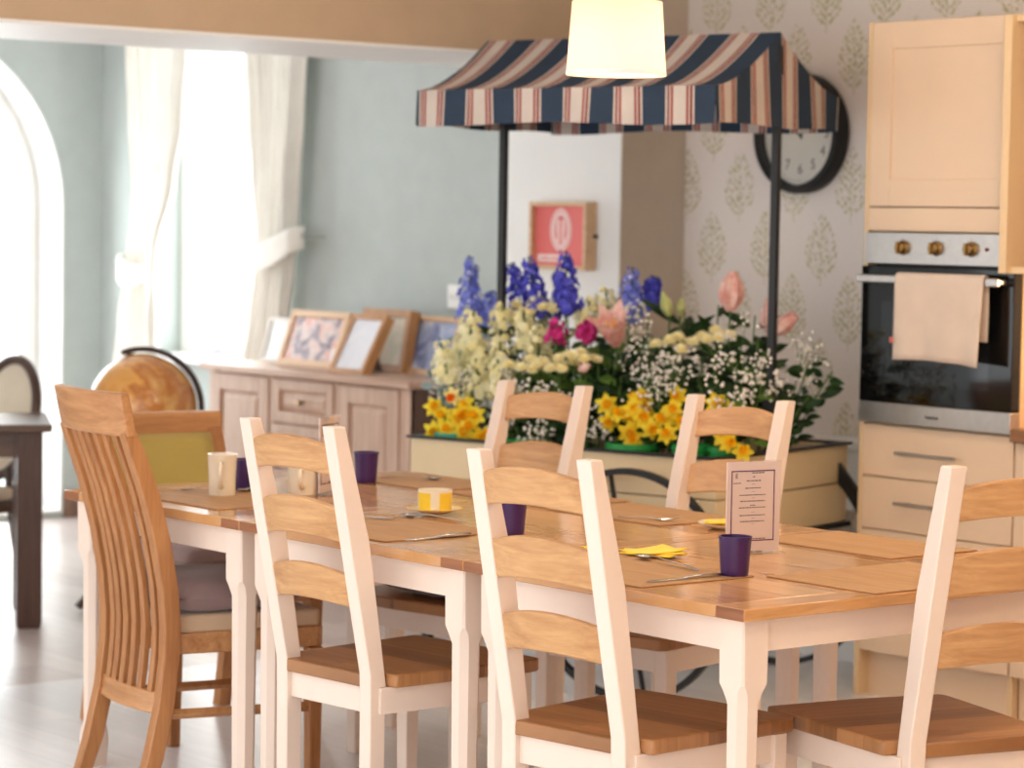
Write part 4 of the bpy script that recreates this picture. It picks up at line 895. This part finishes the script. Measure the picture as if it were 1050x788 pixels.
def raised(name, x0, x1, z0, z1, fr=.07, knob=None):
    m = MB()
    for a, b, c_, d in ((x0, x0 + fr, z0, z1), (x1 - fr, x1, z0, z1), (x0 + fr, x1 - fr, z0, z0 + fr), (x0 + fr, x1 - fr, z1 - fr, z1)): m.box(a, b, SY0 - .006, SY0 + .014, c_, d)
    d = obj(name, m, PINEZ, t, .003); a0, a1, b0, b1 = x0 + fr, x1 - fr, z0 + fr, z1 - fr; g = .032; m = MB()
    m.loft([[(a0, SY0 + .012, b0), (a1, SY0 + .012, b0), (a1, SY0 + .012, b1), (a0, SY0 + .012, b1)], [(a0 + g, SY0 - .002, b0 + g), (a1 - g, SY0 - .002, b0 + g), (a1 - g, SY0 - .002, b1 - g), (a0 + g, SY0 - .002, b1 - g)]]); obj('raised_panel', m, PINEZ, d, smooth=0)
    if knob: obj('knob', MB().lathe([(0, .0), (.007, .0), (.006, .012), (.013, .018), (.012, .024), (0, .026)], 16, Matrix.Translation((knob[0], SY0 - .002, knob[1])) @ Matrix.Rotation(radians(90), 4, 'X')), BRASS, d)
raised('door', -6.02, -5.578, .10, .845); raised('drawer', -5.542, -5.108, .665, .845, .045, (-5.325, .755)); raised('drawer', -5.542, -5.108, .475, .655, .045, (-5.325, .565)); raised('drawer', -5.542, -5.108, .10, .465, .06, (-5.325, .33)); raised('door', -5.072, -4.663, .10, .845)
def photo_mat(name, stops, sc=9):
    m = NT(name); co = m.co((1, 1, 1)); f = m.noise(co, sc, 3, .6, .6); m.base(m.ramp(f, stops)); m.pr(Roughness=.25); return m.mat
def frame(x0, x1, y, h, tilt, label, pm_, mat, fr=.03, dep=.03, z=.8855):
    w_ = x1 - x0; t = thing('photo_frame', label, 'photo frame', ((x0 + x1) / 2, y, z), 0, 'photo frames on the sideboard'); T = Matrix.Rotation(radians(-tilt), 4, 'X'); a = w_ / 2; m = MB()
    for q in ((-a, -a + fr, 0, h), (a - fr, a, 0, h), (-a + fr, a - fr, 0, fr), (-a + fr, a - fr, h - fr, h)): m.box(q[0], q[1], 0, dep, q[2], q[3], 0, T)
    obj('frame_moulding', m, mat, t, .002); obj('photograph', MB().box(-a + fr, a - fr, .010, .014, fr, h - fr, 0, T), pm_, t); obj('backing_board', MB().box(-a + fr * .6, a - fr * .6, .0145, dep - .004, fr * .6, h - fr * .6, 0, T), UMBER, t)
    top = T @ Vector((0, dep - .003, h * .62)); m = MB(); m.loft([[(-.03, top.y - .004, top.z), (.03, top.y - .004, top.z), (.03, top.y + .002, top.z), (-.03, top.y + .002, top.z)], [(-.035, top.y + .05, .001), (.035, top.y + .05, .001), (.035, top.y + .056, .001), (-.035, top.y + .056, .001)]]); obj('easel_leg', m, UMBER, t)
c8 = lin
PALE = wood('pale_frame_wood', (208, 166, 124), (232, 196, 158), 'x', .4)
PALEZ = wood('warm_frame_wood', (170, 118, 70), (204, 150, 98), 'z', .4)
WFR = paint('white_frame', (236, 230, 224), .4)
frame(-5.83, -5.40, 2.80, .25, 20, 'wide wooden photo frame with a group picture, leftmost of the wooden frames', photo_mat('group_photo', [(.30, c8((92, 74, 88))), (.42, c8((150, 128, 140))), (.50, c8((226, 206, 200))), (.58, c8((224, 150, 128))), (.66, c8((244, 236, 236)))], 11), PALE)
frame(-5.27, -5.03, 2.68, .27, 28, 'tilted portrait photo frame in front, its picture almost white with glare', photo_mat('painted_glare_photo', [(.3, c8((226, 228, 240))), (.7, c8((246, 246, 250)))], 6), [PALEZ], .022, .045)  # glare is painted into this picture's near-white colours
frame(-5.39, -5.055, 2.90, .26, 10, 'portrait photo frame with a brown edge behind the tilted white one', photo_mat('garden_photo', [(.3, c8((206, 212, 180))), (.5, c8((240, 226, 206))), (.7, c8((230, 214, 196)))], 10), PALEZ, .03, .05)
frame(-5.12, -4.80, 2.93, .25, 20, 'photo frame with bluish picture half hidden by the cart\'s flowers', photo_mat('blue_photo', [(.3, c8((98, 108, 156))), (.5, c8((170, 182, 214))), (.7, c8((236, 238, 246)))], 10), PALE, .022)
frame(-6.05, -5.86, 2.86, .20, 16, 'white photo frame by the curtain, washed out by window light', photo_mat('washed_out_photo', [(.3, c8((226, 234, 232))), (.7, c8((246, 248, 248)))], 5), WFR, .016)  # washed-out look of the window light is put into the picture colours
# white handbag on the window sill
t = thing('handbag', 'white handbag with a looped handle standing on the window sill', 'handbag', (-7.03, 3.24, .846), radians(0)); LILAC = paint('lilac_trim', (120, 116, 176), .5)
m = MB(); rings = []
for k, (w_, d, z) in enumerate(((.10, .035, 0), (.115, .045, .02), (.118, .042, .06), (.105, .03, .10), (.085, .015, .118))): rings.append([(w_ * cos(a) * (1 if True else 0), d * sin(a), z) for a in [2 * pi * j / 28 for j in range(28)]])
obj('bag_body', m.loft(rings), paint('white_leather', (244, 242, 244), .4), t, smooth=60)
m = MB(); m.tube([(.075 * cos(pi * k / 14), 0, .095 + .10 * sin(pi * k / 14)) for k in range(15)], .005, 8); obj('handle', m, LILAC, t)
m = MB(); m.tube([(.117 * cos(2 * pi * j / 28), .044 * sin(2 * pi * j / 28), .03) for j in range(29)], .003, 6); obj('trim_line', m, LILAC, t)
# ------------------------------------------------------------------ curtains
def curtain(label, prof, tie, side):
    t = thing('curtain', label, 'curtain', (0, 3.10, 0), 0, 'cream tied-back curtains'); m = MB()
    def at(z):
        for (a, b) in zip(prof, prof[1:]):
            if a[0] >= z >= b[0]:
                k = (a[0] - z) / (a[0] - b[0]); k = k * k * (3 - 2 * k); return a[1] + (b[1] - a[1]) * k, a[2] + (b[2] - a[2]) * k
        return prof[-1][1:]
    def fn(u, v):
        z = prof[0][0] + (prof[-1][0] - prof[0][0]) * v; a, b = at(z); w_ = b - a; amp = .034 * (.45 + .55 * min(1, w_ / .4))
        return (a + w_ * u + .012 * sin(13 * u + z * 3), amp * sin(2 * pi * 5.5 * u + .8 * sin(z * 2.2)) + .012 * sin(31 * u + 2 * z), z)
    m.grid(fn, 110, 60); obj('curtain_fabric', m, CURT, t, smooth=180, solid=.004)
    m = MB(); (xa, za), (xb, zb) = tie; mid = (xa + xb) / 2
    def tb(u, v):
        x = xa + (xb - xa) * u; return (x, -.062 - .02 * sin(pi * u) + (.0 if u < .9 else .05 * (u - .9) * 10), za + (zb - za) * u - .03 * sin(pi * u) + (v - .5) * .13 * (.5 + .5 * sin(pi * (.2 + .7 * (1 - u)))))
    m.grid(tb, 24, 5); obj('tieback', m, CURT, t, solid=.006, smooth=180)
    hk = MB(); hk.tube([(xb, .10, zb), (xb, -.03, zb), (xb + side * .025, -.045, zb + .01), (xb + side * .03, -.03, zb + .03)], .006, 8); obj('holdback_hook', hk, CHROME, t)
curtain('left cream curtain of the lounge window, tied back at sill height', [(2.40, -7.56, -7.08), (1.95, -7.52, -7.12), (1.70, -7.50, -7.18), (1.32, -7.56, -7.32), (1.22, -7.57, -7.33), (1.0, -7.62, -7.31), (.60, -7.70, -7.27), (.03, -7.72, -7.26)], ((-7.315, 1.235), (-7.585, 1.275)), -1)
curtain('right cream curtain of the lounge window with its tieback pulled right', [(2.40, -6.50, -6.09), (1.95, -6.46, -6.11), (1.70, -6.45, -6.13), (1.42, -6.44, -6.14), (1.30, -6.43, -6.16), (1.05, -6.46, -6.20), (.85, -6.50, -6.22), (.03, -6.52, -6.20)], ((-6.46, 1.31), (-6.04, 1.43)), 1)
o = obj('curtain_pole', MB().tube([(-7.75, 3.08, 2.42), (-5.95, 3.08, 2.42)], .016, 12), BRASS); tag(o, 'curtain pole above the lounge window, hidden by the beam', 'curtain pole')
t = thing('light_switch', 'white double switch plate on the sage wall beside the left pole', 'switch', (-5.09, 3.199, 1.195)); obj('switch_plate', box(-.043, .043, -.009, 0, -.05, .05), WHITE, t, .003)
for s in (-1, 1): obj('rocker', box(s * .017 - .007, s * .017 + .007, -.013, -.009, -.012, .012), paint('rocker_white', (228, 226, 222), .4), t, .001)
# ------------------------------------------------------------------ red picture on the pillar
t = thing('framed_print', 'square coral-red print with a white oval emblem in a wooden box frame on the pillar', 'picture', (-4.048, YJ - .001, 1.462)); a, h = .168, .128; CORAL = paint('coral_print', (238, 120, 116), .5, .01); PKW = paint('print_white', (252, 218, 212), .5, .01); m = MB()
for q in ((-a, -a + .016, -h, h), (a - .016, a, -h, h), (-a + .016, a - .016, -h, -h + .016), (-a + .016, a - .016, h - .016, h)): m.box(q[0], q[1], -.055, 0, q[2], q[3])
obj('frame_moulding', m, [PALE, PALEZ], t, .0015)
pr_ = obj('print_sheet', box(-a + .016, a - .016, -.034, -.030, -h + .016, h - .016), CORAL, t); fy = -.0345
def ell(rx, rz, cx, cz, n=48): return [(cx + rx * cos(2 * pi * k / n), cz + rz * sin(2 * pi * k / n)) for k in range(n)]
def ring(name, r1, r2, cz, par):
    m = MB(); A, Bq = ell(r1[0], r1[1], 0, cz), ell(r2[0], r2[1], 0, cz); m.loft([[(x, fy - .0004, z) for x, z in A], [(x, fy - .0004, z) for x, z in Bq]], cap=False); obj(name, m, PKW, par, smooth=0)
ring('oval_ring', (.062, .082), (.055, .074), .022, pr_); ring('oval_band', (.052, .071), (.036, .054), .022, pr_)
m = MB()
for s in (-1, 1): m.prism([(s * .006, -.026), (s * .022, -.026), (s * .019, .005), (s * .024, .02), (s * .024, .055), (s * .010, .066), (s * .006, .05)], fy - .0008, fy, lambda p, q, d: (p, d, q))
obj('oval_emblem', m, PKW, pr_, smooth=0)
m = MB(); m.box(-.135, .05, fy - .0006, fy, -.10, -.072); bn = obj('banner', m, paint('banner_white', (250, 232, 226), .5, 0), pr_)
m = MB(); x = -.118
for k in range(9): m.box(x, x + (.010 if k % 3 else .006), fy - .0010, fy - .0006, -.092, -.080); x += .017
obj('banner_lettering', m, CORAL, bn, smooth=0)
m = MB(); m.lathe([(.0, .0), (.006, 0), (.004, .01), (.008, .014), (0, .018)], 12, Matrix.Translation((a, -.012, 0)) @ Matrix.Rotation(radians(90), 4, 'Y')); obj('side_catch', m, BLACKP, t)
# ------------------------------------------------------------------ globe
def globe_mat():
    t = NT('amber_globe'); co = t.co(); f = t.noise(co, 3.2, 5, .6, .4); t.base(t.ramp(f, [(.36, lin((206, 138, 48))), (.50, lin((226, 164, 84))), (.54, lin((190, 112, 44))), (.66, lin((236, 190, 120)))])); t.pr(Roughness=.3, Coat_Weight=.4, Coat_Roughness=.12); return t.mat
GC = Vector((0, 0, .785))
t = thing('world_globe', 'amber antique-style world globe on a floor stand behind the oak chairs', 'globe', (-5.02, 1.655, 0), radians(0))
obj('globe_ball', MB().sphere(GC, .205, 40, 24, Matrix.Rotation(radians(20), 4, 'Y')), globe_mat(), t, smooth=180)
rdir = Vector((.628, .778, 0)); m = MB(); pts = [GC + (rdir * cos(a) + Vector((0, 0, 1)) * sin(a)) * .222 for a in [radians(112 - 8 * k) for k in range(26)]]
rings = []
for p in pts:
    n_ = (p - GC).normalized(); s_ = Vector((-.778, .628, 0)); rings.append([p + n_ * .010 + s_ * .015, p + n_ * .010 - s_ * .015, p - n_ * .010 - s_ * .015, p - n_ * .010 + s_ * .015])
obj('meridian_arm', m.loft(rings), paint('dark_stained_arm', (58, 34, 30), .6, .05), t, .002)
m = MB(); m.tube([pts[0], GC + Vector((0, 0, .19))], .006, 8); obj('axis_pin', m, BRASS, t)
m = MB(); m.lathe([(.0, .53), (.03, .53), (.045, .56), (.03, .585), (.0, .59)], 20); m.lathe([(.022, .12), (.03, .2), (.02, .35), (.034, .45), (.02, .54)], 20); obj('stand_column', m, DARKW, t)
for k in range(3):
    a = k * 2.094; m = MB(); m.tube([(0, 0, .22), (.12 * cos(a), .12 * sin(a), .16), (.24 * cos(a), .24 * sin(a), .02)], [.02, .018, .016], 10); obj('leg', m, DARKW, t)
# ------------------------------------------------------------------ dark dining table and oval-back chair in the lounge
t = thing('lounge_table', 'dark wooden dining table at the left edge, only its corner leg in view', 'table', (-4.81, 1.15, 0), atan2(-.89, -.45))
obj('tabletop', box(0, 1.6, -.62, 0, .722, .75), DARKX, t, .004)
for q in ((.06, 1.54, -.10, -.075), (.06, 1.54, -.545, -.52), (.06, .085, -.52, -.10), (1.515, 1.54, -.52, -.10)): obj('apron', box(*q, .625, .722), DARKX, t)
for x in (.035, 1.475):
    for y in (-.125, -.585): 
        m = MB(); m.loft([[(x + .045 + a * w_, y + .045 + b * w_, z) for a, b in ((-1, -1), (1, -1), (1, 1), (-1, 1))] for z, w_ in ((0, .040), (.02, .046), (.722, .046))]); obj('leg', m, DARKW, t, .003)
fd = Vector((-.628, -.778)) * .74 + Vector((.778, -.628)) * .67
t = thing('oval_back_chair', 'oval-backed chair with ivory padding and dark frame behind the dark table', 'chair', (-5.71, 1.375, 0), atan2(fd.y, fd.x) - pi / 2); t.scale = (.93, .93, .93)
def ov(k, rx=.225, rz=.245): return (rx * cos(k), rz * sin(k))
tilt = lambda z: -.02 - (z - .5) * .22
m = MB(); n = 40; pts = []
for k in range(n + 1):
    x, z = ov(2 * pi * k / n); pts.append((x, tilt(.76 + z), .76 + z))
m.tube(pts, .022, 10, cap=False); obj('back_frame', m, DARKW, t, smooth=180)
def pad(sg):
    def g(u, v):
        a = 2 * pi * u; x, z = ov(a, .215 * v, .235 * v); return (x, tilt(.76 + z) + sg * .028 * (1 - v * v), .76 + z)
    return g
m = MB(); m.grid(pad(1), 40, 8); m.grid(pad(-1), 40, 8); obj('back_pad', m, IVORY, t, smooth=180)
for s in (-1, 1):
    m = MB(); m.tube([(s * .12, -.02, .545), (s * .15, -.01, .44), (s * .17, -.02, .25), (s * .18, -.07, .0)], [.02, .022, .02, .016], 10); obj('leg', m, DARKW, t, smooth=180)
    m = MB(); m.tube([(s * .20, .40, .42), (s * .20, .41, .3), (s * .195, .415, .0)], [.026, .02, .012], 10); obj('leg', m, DARKW, t, smooth=180)
m = MB(); m.prism([(-.18, -.03), (.18, -.03), (.235, .42), (.15, .455), (-.15, .455), (-.235, .42)], .375, .425, lambda a, b, d: (a, b, d)); obj('seat_frame', m, DARKX, t, .006)
m = MB(); m.prism([(-.17, -.02), (.17, -.02), (.225, .415), (.145, .445), (-.145, .445), (-.225, .415)], .42, .48, lambda a, b, d: (a, b, d)); obj('seat_pad', m, IVORY, t, .022, seg=4)
# ------------------------------------------------------------------ light
W = bpy.data.worlds.new('World'); bpy.context.scene.world = W; W.use_nodes = True
bg = W.node_tree.nodes['Background']; bg.inputs[0].default_value = (.96, .98, 1.0, 1); bg.inputs[1].default_value = 1.7
def lamp(name, kind, loc, e, col, **k):
    l = bpy.data.lights.new(name, kind); l.energy = e; l.color = col
    for a, v in k.items(): setattr(l, a, v)
    o = bpy.data.objects.new(name, l); C.objects.link(o); o.location = loc; return o
WARM = (1, .80, .58)
lamp('pendant_bulb', 'POINT', (-1.07, .57, 1.96), 4, (1, .76, .52), shadow_soft_size=.04)
lamp('downlight_kitchen', 'POINT', (-.5, 1.4, 2.42), 20, (1, .82, .62), shadow_soft_size=.12)
lamp('downlight_dining', 'POINT', (1.3, .2, 2.42), 18, (1, .70, .42), shadow_soft_size=.12)
lamp('cart_fill_light', 'POINT', (-2.6, 1.2, 2.44), 4, (1, .88, .74), shadow_soft_size=.1)  # added fill that lifts the wallpaper and pillar side behind the cart
lamp('under_cabinet_light', 'POINT', (-1.25, 2.9, 1.34), 5, (1, .7, .38), shadow_soft_size=.05)
o = lamp('window_daylight', 'AREA', (-6.95, 3.62, 1.6), 24, (.95, .98, 1), shape='RECTANGLE', size=1.3, size_y=1.7)
o.rotation_euler = (radians(-90), 0, 0)
o = lamp('arch_daylight', 'AREA', (-8.55, 2.1, 1.35), 80, (.95, .98, 1), shape='RECTANGLE', size=2.0, size_y=2.5)
o.rotation_euler = (radians(90), 0, radians(-90))
o = lamp('daylight_sun', 'SUN', (-9, 4, 5), 2.2, (1, .97, .92), angle=.25)
o.rotation_euler = Vector((.80, -.42, -.42)).to_track_quat('-Z', 'Y').to_euler()
# ------------------------------------------------------------------ camera (94.7 mm on a 36 mm wide sensor, eye level)
cd = bpy.data.cameras.new('Camera'); cam = bpy.data.objects.new('Camera', cd); C.objects.link(cam)
yaw, pitch, roll = radians(51.1), radians(3.493), radians(.941)
r0 = Vector((cos(yaw), sin(yaw), 0)); g0 = Vector((-sin(yaw), cos(yaw), 0)); z0 = Vector((0, 0, 1))
fw = g0 * cos(pitch) - z0 * sin(pitch); up = g0 * sin(pitch) + z0 * cos(pitch)
rx = r0 * cos(roll) + up * sin(roll); uy = up * cos(roll) - r0 * sin(roll)
cam.matrix_world = Matrix(((rx.x, uy.x, -fw.x, 3.8063), (rx.y, uy.y, -fw.y, -3.6677), (rx.z, uy.z, -fw.z, 1.52), (0, 0, 0, 1)))
cd.sensor_width = 36; cd.lens = 2762 * 36 / 1050; cd.clip_start = .1; cd.clip_end = 200
cd.dof.use_dof = True; cd.dof.focus_distance = 5.9; cd.dof.aperture_fstop = 4.0
S = bpy.context.scene; S.camera = cam
S.view_settings.view_transform = 'Standard'; S.view_settings.look = 'None'; S.view_settings.gamma = 1; S.view_settings.use_curve_mapping = False
S.view_settings.exposure = 0.5
S.cycles.max_bounces = 10; S.cycles.diffuse_bounces = 5; S.cycles.transparent_max_bounces = 12; S.cycles.caustics_reflective = False; S.cycles.caustics_refractive = False
S.cycles.use_denoising = True
